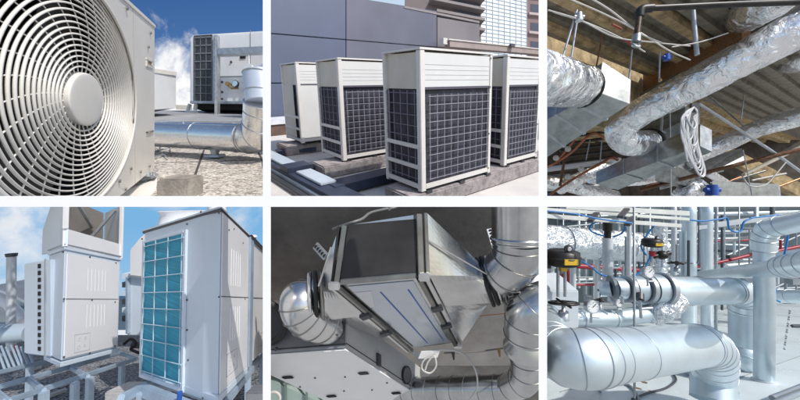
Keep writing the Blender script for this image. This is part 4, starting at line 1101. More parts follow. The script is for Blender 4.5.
one('red_valve', MB().ball(U(15,352,3.9),.028,12).tube([U(15,350,3.9),U(15,345,3.9)],.012,8), mat('red_paint',(.22,.03,.03),.5), 'small red valve handle under the thick pipe at the left edge','valve')
for i in range(7):
    x = -4+i*5; T('ladder_rail','thin pale cross rail among the pipes at the far left','rail',[U(x,345+i%3,3.9),U(x+9,370-i%4,3.7)],.012,frame4,'thin rails at the far left',seg=6)
# things in the gap and below the right unit
T('flexible_hose','black flexible hose curling below the gap between the condensers','hose',spline([U(124,344,4.0),U(131,339,4),U(136,344,4),U(131,349,4),U(139,353,3.9)],8),.017,blackm,seg=10)
one('motor_can', MB().tube([U(133,345,4.2),U(141,345,4.2)],.045,20), steel_d, 'dark round motor at the foot of the narrow condenser','motor')
T('drain_pipe','short blue pipe stub under the teal coil unit','pipe',[U(180,392,2.3),U(179,402,2.3)],.018,mat('blue_pipe',(.02,.10,.40),.4),seg=10)
# far roof line and hills
m = MB(); m.prism([U(-40,330,60),U(330,330,60),U(330,303,60),U(120,300,60),U(60,303,60),U(20,299,60),U(-40,301,60)], Vector((0,3,0)))
tag(m.build('hills', mat('far_hills',(.22,.30,.36),.9,var=.2,nscale=.2)), kind='structure')
m = MB(); m.grid(lambda u,v: Vector((-110+90*u, 68, -48+50*v)), 4, 2)
tag(m.build('sky', sky_mat('pale_blue_sky',(.20,.46,.76),(.36,.60,.84),(.70,.80,.88),-27,-3,.055,.43,.62,off=(1.2,.0,.75),cloud=(.80,.83,.88),stretch=(1,1,1.6))), kind='structure')
# ================================================================== BAY 5: sheet metal plenum and round ducts under a concrete slab
panel(px0=267, px1=543, py0=201.5, unit=.8)
sheet = mat('bright_sheet', (.72,.72,.71), .22, 1.0, var=.12, nscale=2.5, bump=.04, bscale=5)
sheet_d = mat('dull_sheet', (.34,.33,.31), .33, 1.0, var=.25, nscale=2.5, bump=.05, bscale=6)
spiral = mat('spiral_duct', (.62,.63,.63), .22, 1.0, var=.12, nscale=6, bump=.03, bscale=8)
end_shade = mat('dark_shaded_panel', (.045,.044,.045), .55, .1, var=.2, nscale=4, spec=.25)  # plenum end face coloured near black, its shade set in the base colour
ahu_w = mat('unit_white', (.84,.84,.83), .3, var=.04, nscale=2)
ahu_g = mat('unit_grey', (.15,.155,.16), .45, .2, var=.12)
ahu_s = mat('unit_side', (.42,.42,.41), .4, var=.08)
rubber = mat('black_rubber', (.02,.02,.02), .6)
slab_d = mat('shaded_concrete', (.20,.182,.165), .95, var=.25, nscale=.9, bump=.35, bscale=22, dirt=.6)  # same slab concrete, with the shade overhead put into a darker colour
slab_l = mat('pale_concrete', (.44,.41,.375), .92, var=.14, nscale=1.8, bump=.35, bscale=22, dirt=.35)  # same slab concrete, coloured paler where more light falls on it
film = mat('protective_film', (.60,.63,.68), .16, .45, var=.05, nscale=2)
# slab overhead (its far side lies low in the view)
S0 = Vector((0,3.1,-.07)); S1 = Vector((0,5.2,-3.6)); sn = (S1-S0).normalized().cross(Vector((1,0,0))).normalized()
def SP(px,py,w=0): 
    n = sn if sn.dot(S0) < 0 else -sn
    return hit(px,py,S0+n*w,n)
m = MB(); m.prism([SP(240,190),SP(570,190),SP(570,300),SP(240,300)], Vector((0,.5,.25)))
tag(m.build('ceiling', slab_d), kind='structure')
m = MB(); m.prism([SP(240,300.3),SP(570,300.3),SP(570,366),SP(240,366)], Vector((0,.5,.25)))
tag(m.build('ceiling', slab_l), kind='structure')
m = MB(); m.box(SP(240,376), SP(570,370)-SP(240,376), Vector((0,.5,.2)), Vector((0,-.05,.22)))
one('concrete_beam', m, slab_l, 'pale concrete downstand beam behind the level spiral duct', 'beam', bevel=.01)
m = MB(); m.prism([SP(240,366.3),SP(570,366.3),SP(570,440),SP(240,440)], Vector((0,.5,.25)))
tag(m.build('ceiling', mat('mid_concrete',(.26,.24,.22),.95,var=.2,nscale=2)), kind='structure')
# ---- plenum
TL,TR,BR_,BL_ = U(349,225,2.2),U(413.5,215,2.2),U(415.5,277.5,2.14),U(341,284,2.14)
BRb,BLb = U(452,343,2.85),U(414,348,2.85)
uvec = ((BRb-BR_)+(BLb-BL_))/2
TLb,TRb = TL+(BLb-BL_), TR+(BRb-BR_)
pl = thing('duct_plenum','sheet metal duct plenum with dark end panel, the centrepiece of its bay','plenum',BL_)
m = MB(); m.hexa([BL_,BR_,BRb,BLb,TL,TR,TRb,TLb]); m.build('plenum_box', sheet, pl)
PF = Face(BL_, BR_-BL_, TL-BL_)
m = MB(); m.hexa([PF.pt(-.01,.09,.002),PF.pt(1.0,.09,.002),PF.pt(1.0,1.0,.002),PF.pt(-.01,1.0,.002),PF.pt(-.01,.09,.03),PF.pt(1.0,.09,.03),PF.pt(1.0,1.0,.03),PF.pt(-.01,1.0,.03)]); m.build('end_panel', end_shade, pl, bevel=.004)
m = MB(); PF.box(m,-.01,-.01,1.0,.08,.0,.022); m.build('bottom_strip', sheet_d, pl, bevel=.003)
UFc = Face(BL_, BR_-BL_, BLb-BL_)
def UPT(u,v,w=.0): return (BL_.lerp(BR_,u)).lerp(BLb.lerp(BRb,u), v)+UFc.n*w
m = MB(); m.prism([UPT(.05,.03,.002),UPT(.95,.03,.002),UPT(.95,.97,.002),UPT(.05,.97,.002)], UFc.n*.004); m.build('film_sheet', film, pl)
blue = mat('blue_line',(.03,.12,.42),.4)
for u0,u1 in ((.40,.42),(.80,.83)):
    m = MB(); m.prism([UPT(u0,.12,.007),UPT(u0+.022,.12,.007),UPT(u1+.022,.93,.007),UPT(u1,.93,.007)], UFc.n*.001); m.build('blue_stripe', blue, pl)
m = MB(); m.prism([UPT(.05,.1,.007),UPT(.30,.1,.007),UPT(.12,.30,.007),UPT(.05,.30,.007)], UFc.n*.001); m.build('sticker', mat('white_sticker',(.70,.70,.72),.5), pl)
def rail(a, b, w_, mt, nm='flange_rail', h_=None):
    m = MB(); m.bar(a,b,w_,h_ or w_,up=Vector((.2,-.6,.75))); m.build(nm, mt, pl, bevel=.003)
dl = (TL-TR).normalized(); dr = -dl
rail(TL+dl*.03+PF.n*.02, BL_+dl*.03+PF.n*.02, .035, sheet_d); rail(TL+dl*.075+PF.n*.01, BL_+dl*.065+PF.n*.01, .018, rubber)
rail(TR+dr*.035+PF.n*.02, BR_+dr*.035+PF.n*.02, .045, sheet_d); rail(TR+dr*.085+PF.n*.015, BR_+dr*.085+PF.n*.015, .03, sheet_d); rail(TR+dr*.061+PF.n*.03, BR_+dr*.061+PF.n*.03, .012, rubber)
dn = UFc.n*.025
rail(BL_+dl*.02+dn, BLb+dl*.02+dn, .03, sheet_d); rail(BL_+dl*.06+dn, BLb+dl*.06+dn, .022, sheet)
rail(BR_+dr*.03+dn, BRb+dr*.03+dn, .035, sheet_d); rail(BR_+dr*.08+dn, BRb+dr*.08+dn, .028, sheet); rail(BR_+dr*.055+dn*1.2, BRb+dr*.055+dn*1.2, .010, rubber)
for k,(t) in enumerate((.35,.62)):
    for a,b,dd in ((BL_,BLb,dl),(BR_,BRb,dr)):
        c = a.lerp(b,t)+dd*.045+dn*1.6; m = MB(); m.bar(c-(b-a).normalized()*.03,c+(b-a).normalized()*.03,.09,.03,up=UFc.n); m.build('clamp', steel_d, pl, bevel=.004)
for c in (BL_+dl*.04+PF.n*.03, BR_+dr*.06+PF.n*.04, BRb+dr*.05+dn):
    m = MB(); m.box(c-Vector((.04,.02,.03)), Vector((.08,0,0)), Vector((0,.04,0)), Vector((0,0,.06))); m.build('corner_piece', sheet, pl, bevel=.006)
# ---- transitions and collars
rc = .19
Lq = [TL+dl*.07, BL_+dl*.07, BLb+dl*.07, TLb+dl*.07]
cL = U(322,296,2.42); nL_ = (U(306,297,2.36)-cL).normalized(); nL_ = (nL_+Vector((-.5,.1,-.15))).normalized()
tl = thing('duct_transition','sheet metal transition narrowing left from the plenum to the round elbow','duct',Lq[1])
m = MB(); loft(m, Lq, cL, nL_, rc); m.build('transition_body', sheet, tl)
m = MB(); m.bar(Lq[0].lerp(cL,.35)+Vector((0,-.06,.05)), Lq[1].lerp(cL,.6)+Vector((-.02,-.12,.08)), .012,.012); m.build('raised_seam', sheet, tl)
for k,(q,mt_) in enumerate(((0,sheet_d),(.045,rubber),(.09,sheet))):
    m = MB(); m.torus(cL+nL_*q, nL_, rc+.004, .016, 40, 8); m.build('collar_ring', mt_, tl)
Rq = [TR+dr*.10, BR_+dr*.10, BRb+dr*.10, TRb+dr*.10]
cR = U(487,281,2.55); nR_ = (U(503,274,2.5)-cR).normalized(); nR_ = (nR_+Vector((.6,.1,.05))).normalized()
tr_ = thing('duct_transition','long sheet metal transition tapering right from the plenum to the black sealed collar','duct',Rq[1])
m = MB(); loft(m, Rq, cR, nR_, rc*1.02, rows=10); m.build('transition_body', sheet, tr_)
m = MB(); m.bar(Rq[0].lerp(Rq[1],.45)+PF.n*.02, cR+Vector((-.05,-.2,.10)), .012,.010); m.build('raised_seam', sheet, tr_)
for k,(q,mt_) in enumerate(((-.02,rubber),(.02,rubber),(.05,sheet),(.09,sheet_d))):
    m = MB(); m.torus(cR+nR_*q, nR_, rc*1.02+.004, .017, 40, 8); m.build('collar_ring', mt_, tr_)
# left elbow into the air handler
el = thing('round_elbow','round sheet metal elbow curving from the left transition into the air handler','duct',U(300,330,2.6))
ep = spline([cL+nL_*.04, cL+nL_*.13+Vector((0,-.01,-.01)), U(301,302,2.33), U(303,311,2.33), U(311,318,2.37), U(322,322,2.46), U(328,324,2.54)],8)
m = MB(); m.tube(ep, .160, 44); m.build('elbow_body', sheet, el)
for i in (3,9,14,19,24,29,34,40):
    m = MB(); m.torus(ep[i], ep[i+1]-ep[i-1], .162, .0045, 44, 8); m.build('seam_ring', sheet_d, el)
m = MB(); m.torus(ep[42], Vector((.05,1,.1)), .165, .016, 44, 8); m.build('rubber_seal', rubber, el)
# right: large duct coming down and bending to the collar
rv = thing('round_duct','largest round duct dropping from the top right and bending to the right transition','duct',U(516,240,2.3))
A1 = U(517,180,2.25); A2 = U(517,243,2.28)
m = MB(); m.tube(resample([A1,A2],.1), .186, 48); m.build('straight_section', spiral, rv)
bp_ = spline([U(518,240,2.30), U(516,258,2.34), U(506,271,2.42), cR+nR_*.08],8)
m = MB(); m.tube(bp_, .183, 48); m.build('bend_section', spiral, rv)
for P,d_ in ((A2,Vector((0,0,1))),(bp_[3],bp_[4]-bp_[2]),(bp_[9],bp_[10]-bp_[8]),(bp_[16],bp_[17]-bp_[15]),(bp_[22],bp_[23]-bp_[21])):
    m = MB(); m.torus(P, d_, .188, .0032, 48, 8); m.build('seam_ring', sheet_d, rv)
m = MB(); m.torus(A2+Vector((0,0,.03)), Vector((0,0,1)), .189, .012, 48, 8); m.build('swage_ring', spiral, rv)
r2 = .155
r2t = thing('spiral_elbow','crimped round elbow on the right edge above the flared duct joint','duct',U(526,345,2.4))
q_ = spline([U(566,296,2.35), U(543,303,2.3), U(528,316,2.3), U(525,336,2.35)],8)
m = MB(); m.tube(q_, r2*1.03, 44); m.build('elbow_body', spiral, r2t)
for i in range(3,24,5):
    m = MB(); m.torus(q_[i], q_[i+1]-q_[i-1], r2*1.035, .0032, 44, 8); m.build('seam_ring', sheet_d, r2t)
fl = thing('flared_duct','round duct with flared collar at the lower right bending into the level duct','duct',U(526,372,2.35))
m = MB(); m.tube([U(525,335,2.35),U(525.5,338,2.35),U(526,345,2.35),U(526,350,2.36)],[.12,.12,.172,.172],44); m.build('flare_collar', sheet, fl)
v_ = spline([U(526,349,2.36),U(527,362,2.38),U(524,379,2.45),U(508,388,2.6)],8)
m = MB(); m.tube(v_, [.138-.03*i/24 for i in range(len(v_))], 40); m.build('drop_section', spiral, fl)
for i in (6,12,18,23):
    m = MB(); m.torus(v_[i], v_[i+1]-v_[i-1], .139-.03*i/24, .0032, 40, 8); m.build('seam_ring', sheet_d, fl)
hd = thing('level_duct','level spiral duct running left along the bottom below the concrete beam','duct',U(460,395,3.0))
ha, hb_ = U(512,388.5,2.62), U(395,390,3.25)
m = MB(); m.tube(resample([ha,hb_],.1), .115, 40); m.build('duct_body', spiral, hd)
for k in range(1,9):
    P = ha.lerp(hb_,k/9); m = MB(); m.torus(P, (hb_-ha)+Vector((0,0,.12)), .116, .0035, 36, 8); m.build('seam_ring', sheet_d if k%3 else sheet, hd)
ne = thing('round_elbow','round elbow stub between the right edge and the large dropping duct','duct',U(530,275,2.7))
n_ = spline([U(552,268,2.9),U(535,281,2.8),U(524,296,2.75),U(522,312,2.8)],8)
m = MB(); m.tube(n_, .16, 40); m.build('elbow_body', spiral, ne)
for i in (6,13,19):
    m = MB(); m.torus(n_[i], n_[i+1]-n_[i-1], .162, .0032, 40, 8); m.build('seam_ring', sheet_d, ne)
# ---- air handler
O5 = U(346,347.5,2.5); Dv = U(432,403,3.3)-O5; Lv = U(235,356,2.45)-O5; Uv = U(347,312,2.62)-O5
ah = thing('air_handler','boxy air handling unit with grey end and glossy white underside at lower left','air handler',O5)
m = MB(); m.box(O5, Lv, Dv, Uv); m.build('casing', ahu_s, ah, bevel=.006)
m = MB(); e_ = PF.n*0+Vector((0,-.012,0)); m.box(O5+Uv*.14+Lv*.005+e_, Lv, e_*.5, Uv*.9); m.build('end_panel', ahu_g, ah)
m = MB(); m.box(O5+Uv*.02+e_*1.1, Lv, e_*.8, Uv*.09); m.build('edge_profile', mat('profile_grey',(.26,.27,.28),.4,.3), ah, bevel=.003)
m = MB(); m.box(O5+Uv*.11+e_*1.3, Lv, e_*.4, Uv*.025); m.build('edge_gasket', rubber, ah)
dz = Uv.normalized()*-.012
m = MB(); m.box(O5+Lv*.002+dz*1.5, Lv*.998, Dv, dz*-1.0); m.build('bottom_panel', ahu_w, ah, bevel=.003)
sN = Dv.cross(Uv).normalized(); sN = sN if sN.x > 0 else -sN
m = MB(); m.box(O5+Uv*.10+sN*.001, Dv, sN*.006, Uv*.02); m.build('edge_gasket', rubber, ah)
AHS = Face(O5, Dv, Uv); AHB = Face(O5+dz*1.5, Lv, Dv)
pc = AHS.at(406,375,.005)
m = MB(); m.tube([pc, pc+sN*.015], .082, 32); m.build('port_ring', rubber, ah)
m = MB(); m.tube([pc+sN*.015, pc+sN*.018], .068, 32); m.build('port_cover', ahu_g, ah)
for px,py in ((286,376),(362,372),(330,395),(395,392)):
    m = MB(); c = AHB.at(px,py,.004); m.box(c-Lv.normalized()*.045, Lv.normalized()*.09, Dv.normalized()*.045, AHB.n*.012); o_ = m.build('latch', rubber, ah, bevel=.006)
each('screw',[M1('disc',AHB.at(px,py,.003),AHB.n,.009,.008,10) for px,py in ((315,378),(345,377),(300,387),(344,391),(372,390),(387,383))],steel_d,ah)
each('bolt',[M1('disc',U(px,py,2.43),Vector((0,1,0)),.013,.02,10) for px,py in ((342,340),(276,349))],steel_d,ah)
m = MB(); m.box(AHS.at(376,365,.0), Dv.normalized()*.05, sN*.03, Uv.normalized()*.10); m.build('clip', steel_d, ah, bevel=.003)
m = MB(); m.torus(U(262,322,2.44), Vector((0.1,1,.2)), .19,.028,36,8); m.build('inlet_ring', rubber, ah)
m = MB(); m.disc(U(262,322,2.45), Vector((.1,1,.2)), .18,.03,36); m.build('inlet_cover', mat('inlet_black',(.03,.035,.04),.5), ah)
# green wall below
m = MB(); m.prism([U(230,362,4.6),U(360,420,4.6),U(360,470,4.6),U(230,470,4.6)], Vector((0,.2,0)))
gw = thing('green_wall','pale green panel wall in the bottom left corner under the air handler','wall',U(280,420,4.6))
m.build('wall_panel', mat('pale_green',(.33,.42,.39),.45,var=.05), gw)
for x in (285,306,327):
    m = MB(); m.box(U(x,440,4.58), Vector((.03,0,0)), Vector((0,-.03,0)), Vector((0,0,1.3))); m.build('joint_strip', mat('joint_green',(.16,.22,.20),.5), gw)
m = MB(); m.torus(U(274,398,4.4),Vector((0,1,0)),.09,.02,20,8); m.build('hook_ring', cable_w, gw)
# ---- brackets, conduit, cable, tag, ceiling fittings
def slot_bar(a, b, w_, label, n=5):
    root = thing('slotted_bracket', label, 'bracket', a)
    m = MB(); m.bar(a,b,w_,.02,up=Vector((0,-1,0))); m.build('bracket_bar', galv, root)
    for k in range(n):
        c = a.lerp(b,(k+.5)/n)+Vector((0,-.012,0)); m = MB(); m.disc(c,Vector((0,1,0)),w_*.26,.006,10); m.build('slot_hole', rubber, root)
slot_bar(U(326,257,2.75),U(315.5,245.5,2.85),.07,'dark slotted hanger bracket on the slab left of the plenum')
slot_bar(U(496,251,2.75),U(489.5,229,2.85),.06,'pale slotted hanger bracket between the right transition and the large duct',7)
T('conduit','grey conduit bending along the slab just above the plenum','conduit',spline([U(333,229,2.5),U(349,223.5,2.3),U(362,219,2.35),U(370,213,2.5),U(383,209.5,2.7),U(396,207,2.8),U(402,201,2.8)],8),.012,mat('conduit_grey',(.20,.20,.19),.45,.2),seg=8)
T('conduit','short grey conduit dropping from the slab to the bend above the plenum','conduit',spline([U(384,200,2.9),U(384,206,2.8),U(390,208.5,2.75)],8),.022,MATS['conduit_grey'],seg=8)
T('white_cable','thin white cable hanging in a wide arc below the tag','cable',spline([U(423,352,2.6),U(440,350,2.7),U(456,351,2.75),U(468,358,2.7),U(476,372,2.6),U(477,388,2.6),U(470,400,2.6)],10),.008,cable_w,seg=6)
T('white_cable','coiled white cable loop hanging under the plenum corner','cable',spline([U(436,353,2.55),U(424,360,2.55),U(422,369,2.55),U(430,373,2.55),U(436,366,2.55),U(434,356,2.55),U(428,362,2.55),U(425,370,2.55)],10),.008,cable_w,seg=6)
m = MB(); tgp = Face(U(418,358,2.6),U(437,357,2.62)-U(418,358,2.6),U(421,351,2.6)-U(418,358,2.6)); tgp.box(m,0,0,1,1,0,.01)
one('cable_tag', m, mat('tag_white',(.78,.78,.78),.5), 'blank white tag hanging from the lower corner of the plenum','tag')
T('slab_wire','thin wire running level across the pale slab right of the tag','wire',[U(444,353,3.6),U(476,352,3.62),U(513,347,3.6)],.010,mat('wire_dark',(.18,.17,.16),.6),seg=6)
T('slab_crack_pipe','reddish thin line of pipe across the pale slab below the right transition','pipe',[U(478,316,3.5),U(505,313.5,3.5)],.006,rust,seg=6)
for i,(x,y) in enumerate(((453,352),(499,349))):
    one('slab_anchor', MB().tube([U(x,y,3.55),U(x+1,y+8,3.5)],[.022,.010],8), [steel_d,mat('brass',(.45,.30,.12),.35,.8)][i], ['dark anchor on the wire under the plenum corner','brass anchor on the wire near the flared duct'][i],'anchor')
one('threaded_strip', MB().bar(U(410,349,2.9),U(426,364,3.0),.05,.03), galv, 'short slotted strip below the left end of the tag', 'strip')
# ================================================================== BAY 6: plant room full of clad pipes
panel(px0=543, px1=840, py0=201.5, unit=.85)
sat = mat('satin_cladding', (.70,.80,.84), .38, .7, var=.05, nscale=3, bump=.03, bscale=5)
sat_b = mat('satin_cladding_dull', (.62,.72,.77), .42, .75, var=.06, nscale=3)
band = mat('cladding_band', (.50,.55,.60), .35, .8)
pale = mat('pale_pipe_paint', (.68,.72,.74), .4, .2, var=.05)
foil6 = foil_mat('wrinkled_lagging', (.80,.84,.86), .25, 10, .45)
redp = mat('red_pipe', (.36,.02,.035), .4)
bluec = mat('blue_air_line', (.02,.20,.52), .4)
yel = mat('yellow_label', (.72,.46,.03), .5)
beam6 = mat('cream_beam', (.66,.68,.64), .5, var=.06)
steel6 = mat('grey_steel_frame', (.34,.38,.41), .4, .4, var=.12)
dark6 = mat('dark_gap', (.07,.085,.10), .7)
f6 = Vector((0,F,-70)).normalized(); n6 = Vector((1,0,0)).cross(f6).normalized(); n6 = n6 if n6.z > 0 else -n6
FL = U(700,396,3.9)
def FP6(px,py,h=0): return hit(px,py,FL+n6*h,n6)
m = MB(); m.poly([FP6(520,440),FP6(860,440),FP6(860,288),FP6(520,288)])
tag(m.build('floor', mat('white_coated_floor',(.72,.80,.82),.28,var=.06,nscale=.8,dirt=.18)), kind='structure')
for i,(a,b) in enumerate((((730,300),(810,308)),((745,322),(815,330)),((690,395),(812,352)),((560,392),(700,352)),((735,312),(812,318)))):
    pa, pb = FP6(*a,.004), FP6(*b,.004); d = (pb-pa).normalized(); s = d.cross(n6)*.008
    m = MB(); m.prism([pa-s,pb-s,pb+s,pa+s], n6*.003); tag(m.build('floor_joint', mat('joint_line',(.40,.44,.45),.7)), kind='structure')
# back wall, deep
m = MB(); m.box(U(520,330,15), U(860,330,15)-U(520,330,15), Vector((0,.3,0)), Vector((0,0,8)))
tag(m.build('back_wall', mat('hall_wall',(.10,.14,.16),.8,var=.25,nscale=.8)), kind='structure')
def cladpipe(label, P, r, bands=(), mt=None, name='clad_pipe', seg=44, br=None, smooth_n=None, group=None):
    root = thing(name, label, 'pipe', P[len(P)//2], group)
    MB().tube(P, r, seg).build('cladding', mt or sat, root)
    for i in bands:
        a = P[max(0,i-1)]; b = P[min(len(P)-1,i+1)]
        m = MB(); rr = r if not hasattr(r,'__len__') else r[i]
        m.torus(P[i], b-a, rr+.0015, .0045 if br is None else br, seg, 6); m.build('joint_band', band, root)
    return root
# front pipe
r = .2
def pipe_px(pts, r): return [UR(x,y,w_,r) for x,y,w_ in pts]
run = pipe_px([(588,357.5,27),(640,352,23.2),(697,345,19.6)], r)
lft = [run[0].lerp(run[1],.12)]+pipe_px([(588,357.5,27),(574,358,27),(562,355,25.8),(553,348,24),(547,338,22),(543,326,20),(542,316,18.5)], r)
rgt = [run[-1]]+pipe_px([(707,345.5,19.0)],r)
dn_ = U(713,376,r*F/16.8); dn2 = U(713,402,r*F/17.4)
el_ = [run[-1], UR(706,346,18.9,r), UR(711.5,351,18.3,r), UR(713,361,17.6,r), dn_, dn2]
fp = thing('clad_pipe','largest clad pipe in front with elbows at both ends low in its bay','pipe',run[1])
MB().tube(resample(run,.12), r, 56).build('straight_jacket', sat, fp)
lp = spline(lft,5); MB().tube(lp, r*1.015, 56).build('elbow_jacket', sat, fp)
ep2 = spline(el_[:5],5); MB().tube(ep2, r*1.02, 56).build('elbow_jacket', sat, fp)
MB().tube([dn_+Vector((0,0,.02)),dn2], r*1.0, 56).build('drop_jacket', sat_b, fp)
for P,k in ((lp,(1,5,9,13,17,21)),(ep2,(1,4,7,10,13,16,19))):
    for i in k:
        m = MB(); m.torus(P[i], P[i+1]-P[i-1], r*1.017, .005, 56, 6); m.build('joint_band', band, fp)
for px_ in (607,640):
    P = run[0].lerp(run[1], (px_-588)/52*.82); m = MB(); m.torus(P,run[1]-run[0],r*1.001,.0035,56,6); m.build('joint_band', band, fp)
m = MB(); m.torus(dn_.lerp(dn2,.35),Vector((0,0,1)),r*1.01,.006,56,6); m.build('joint_band', band, fp)
m = MB(); m.bar(run[0].lerp(run[-1],.02)+Vector((0,-.195,.06)), run[-1]+Vector((0,-.195,.06)), .004,.004); m.build('lap_seam', band, fp)
# second pipe with drop
bp2 = pipe_px([(640,290,14.0),(672,290.5,13.8),(700,291,13.4),(728,291,12.8)], r)
be = spline([bp2[-1], UR(739,292,12.4,r), UR(744.5,299,12.1,r), UR(745.2,312,12,r)],6)
bd = [be[-1], UR(745.5,340,12.1,r), UR(745,350,12.1,r)]
bf = spline([bd[-1], UR(744,358,12.2,r), UR(739,364,12,r)],5)
sp2 = thing('clad_pipe','clad pipe in the middle running right from the valve block then dropping','pipe',bd[1])
MB().tube(resample(bp2,.12), r, 48).build('straight_jacket', sat, sp2); MB().tube(be, r*1.02, 48).build('elbow_jacket', sat, sp2)
MB().tube(bd, r*.99, 48).build('drop_jacket', sat_b, sp2); MB().tube(bf, r*1.03, 48).build('elbow_jacket', sat_b, sp2)
for P,ks in ((be,(1,5,9,13,17)),(bf,(1,4,7))):
    for i in ks: m = MB(); m.torus(P[i],P[i+1]-P[i-1],r*1.025,.006,48,6); m.build('joint_band', band, sp2)
for t in (.30,.42,.52,.66):
    P = bp2[0].lerp(bp2[-1],t); m = MB(); m.torus(P,bp2[-1]-bp2[0],r*1.02,.012,48,6); m.build('joint_band', band, sp2)
# tall riser with top elbow
b_ = FP6(764,381); rc6 = 7.3*b_.y/F
ri = [b_, U(764.5,300,b_.y*.99), U(763.5,250,b_.y*.985)]
ri_e = spline([ri[-1], U(763.5,238,b_.y*.98), U(769,229,b_.y*.96), U(781,225.5,b_.y*.93), U(812,219,b_.y*.86)],6)
tr6 = thing('riser_pipe','tall clad riser standing on the white floor and bending right at the top','pipe',b_)
MB().tube(ri, rc6, 40).build('riser_jacket', sat_b, tr6); MB().tube(ri_e, rc6*1.22, 40).build('elbow_jacket', sat, tr6)
for i in (0,5,9,13,18): m = MB(); m.torus(ri_e[i],ri_e[i+1]-ri_e[max(0,i-1)],rc6*1.23,.006,40,6); m.build('joint_band', band, tr6)
m = MB(); m.tube([b_,b_+n6*.02],rc6*1.25,32); m.build('floor_plate', pale, tr6)
# diagonal pipe
rd = .11
dp = pipe_px([(688,277,3.6),(720,273.5,5.0),(770,269,8.2),(784,267,9.6)], rd)
dg = thing('clad_pipe','slender clad pipe crossing the middle in front of the riser toward the right edge','pipe',dp[2])
MB().tube(resample(dp,.3), rd, 40).build('straight_jacket', sat, dg)
ee = spline([dp[-1], UR(797,265.5,10.8,rd), UR(818,263,12.4,rd), UR(870,258,16,rd)],5); MB().tube(ee, rd*1.1, 40).build('elbow_jacket', sat, dg)
for i in (0,3,6,9): m = MB(); m.torus(ee[i],(ee[i+1]-ee[max(i-1,0)]),rd*1.11,.005,40,6); m.build('joint_band', band, dg)
cladpipe('level clad pipe at the right edge behind the riser', [U(768,296,7.5),U(790,296.5,7),U(820,297,6.5)], .155, (1,), sat)
cladpipe('pale pipe under the diagonal one at the right edge of the plant room', [U(775,257,8),U(812,252,7.6)], .12, (), sat_b)
# big wrinkled duct at the back, columns
bk = thing('lagged_duct','wide foil lagged duct running level at the back left','duct',U(600,250,7))
foil_tube([U(535,240,6.5),U(580,243,6.9),U(625,246,7.3),U(655,248,7.6)],[.36]*4,21,parent=bk,mt=foil6,amp=.035,step=.05)
for t in (0.2,.45,.7):
    P = U(535,240,6.5).lerp(U(655,248,7.6),t); m = MB(); m.torus(P, Vector((4,1.1,-.1)), .365,.012,40,6); m.build('joint_band', band, bk)
cols6 = [(689,203,335,5.8,7.2,sat,'thick clad column left of centre'),(707,203,330,4.6,8,sat,'clad column just right of the thick one'),(661,226,283,5.2,6.2,foil6,'wrinkled lagged column left of the thick clad column'),
         (597,252,300,2.2,8,pale,'thin pale column behind the left gauge'),(674,205,300,2.2,9,pale,'thin pale column left of the thick clad column'),(607.5,238,283,4.6,5.2,pale,'white cylinder column with a sensor on top'),
         (629,225,285,2.0,5.4,pale,'thin pale post right of the sensor column'),(551,262,305,3.2,6,pale,'pale post at the left edge under the black actuator'),(573,262,300,2.8,7,pale,'pale post just right of the black actuator')]
for x,y0,y1,rp_,Y,mt_,lb in cols6:
    T('column_pipe',lb,'pipe',resample([U(x,y1,Y),U(x,y0-(8 if y0<206 else 0),Y)],.5),rp_*Y/F,mt_,'upright pipes and columns',seg=28)
T('thin_rod','thin vertical rod reaching from the top of the plant room to the floor','rod',[U(634.5,398,3.1),U(634,195,3.1)],.011,steel6,seg=8)
m = MB(); c = U(607.5,224,5.2); m.tube([c-Vector((0,0,.30)),c+Vector((0,0,.02))],.055,16); m.tube([c-Vector((0,0,.12)),c+Vector((0,0,.08))],.075,16); one('sensor_head',m,blackp,'dark sensor head on top of the white cylinder column','sensor')
# overhead beams
def pb(a, b, Ya, Yb, h, dth, mt, label, name='overhead_beam', grp=None):
    p, q = U(*a,Ya), U(*b,Yb); m = MB(); m.box(p, q-p, Vector((0,dth,0)), Vector((0,0,h))); return one(name, m, mt, label, 'beam', grp, .005)
pb((535,217.5),(682,228),4.0,4.6,.06,.12,beam6,'cream beam crossing the top left of the plant room')
pb((535,210.5),(690,221),4.2,4.8,.05,.12,beam6,'upper cream beam above the first cream beam')
pb((566,209),(690,216),5.0,5.6,.09,.2,beam6,'pale cable tray high above the lagged duct')
pb((640,208),(700,205),6,6.2,.05,.1,steel6,'grey cross bar high between the columns')
for i,(x,y) in enumerate(((552,214),(592,217),(622,213),(629,221))):
    a = U(x-2,y+4,4.1); b = U(x+5,y-4,4.4); m = MB(); m.bar(a,b,.07,.03); one('beam_clip', m, steel_d, ['dark clip at the left end of the cream beam','dark clip over the sensor column','dark bracket right of the middle of the cream beam','dark bracket lowest on the cream beam'][i], 'clip','dark clips on the cream beams')
# blue lines
bl = [([(547,211),(575,214),(600,219),(632,223)],4.05,'blue air line lying along the cream beam'),([(598,221),(591,225),(590,230),(597,234),(604,236)],4.6,'blue air line loop left of the sensor column'),([(613,237),(622,233),(625,226),(622,221)],4.6,'blue air line loop right of the sensor column'),
      ([(577,259),(590,266),(600,274),(615,278),(632,277),(642,270),(648,262),(650,255)],4.4,'blue air line sagging from the left actuator to the middle one'),([(654,226),(646,236),(641,246),(646,255)],4.8,'blue air line curling left of the middle actuator'),
      ([(680,218),(700,221),(720,219),(727,218),(729,228),(735,232),(741,230),(744,222),(752,218)],5.5,'blue air line with a droop between the columns'),([(750,218),(770,216),(782,216),(788,222),(788,235),(785,252),(783,258)],5.5,'blue air line dropping near the right edge'),([(770,283),(776,290),(774,298),(780,302)],6,'short blue air line under the diagonal pipe')]
for pts,Y,lb in bl: T('air_line',lb,'air line',spline([U(x,y,Y) for x,y in pts],8),.0055*Y/2,bluec,'blue air lines',seg=8)
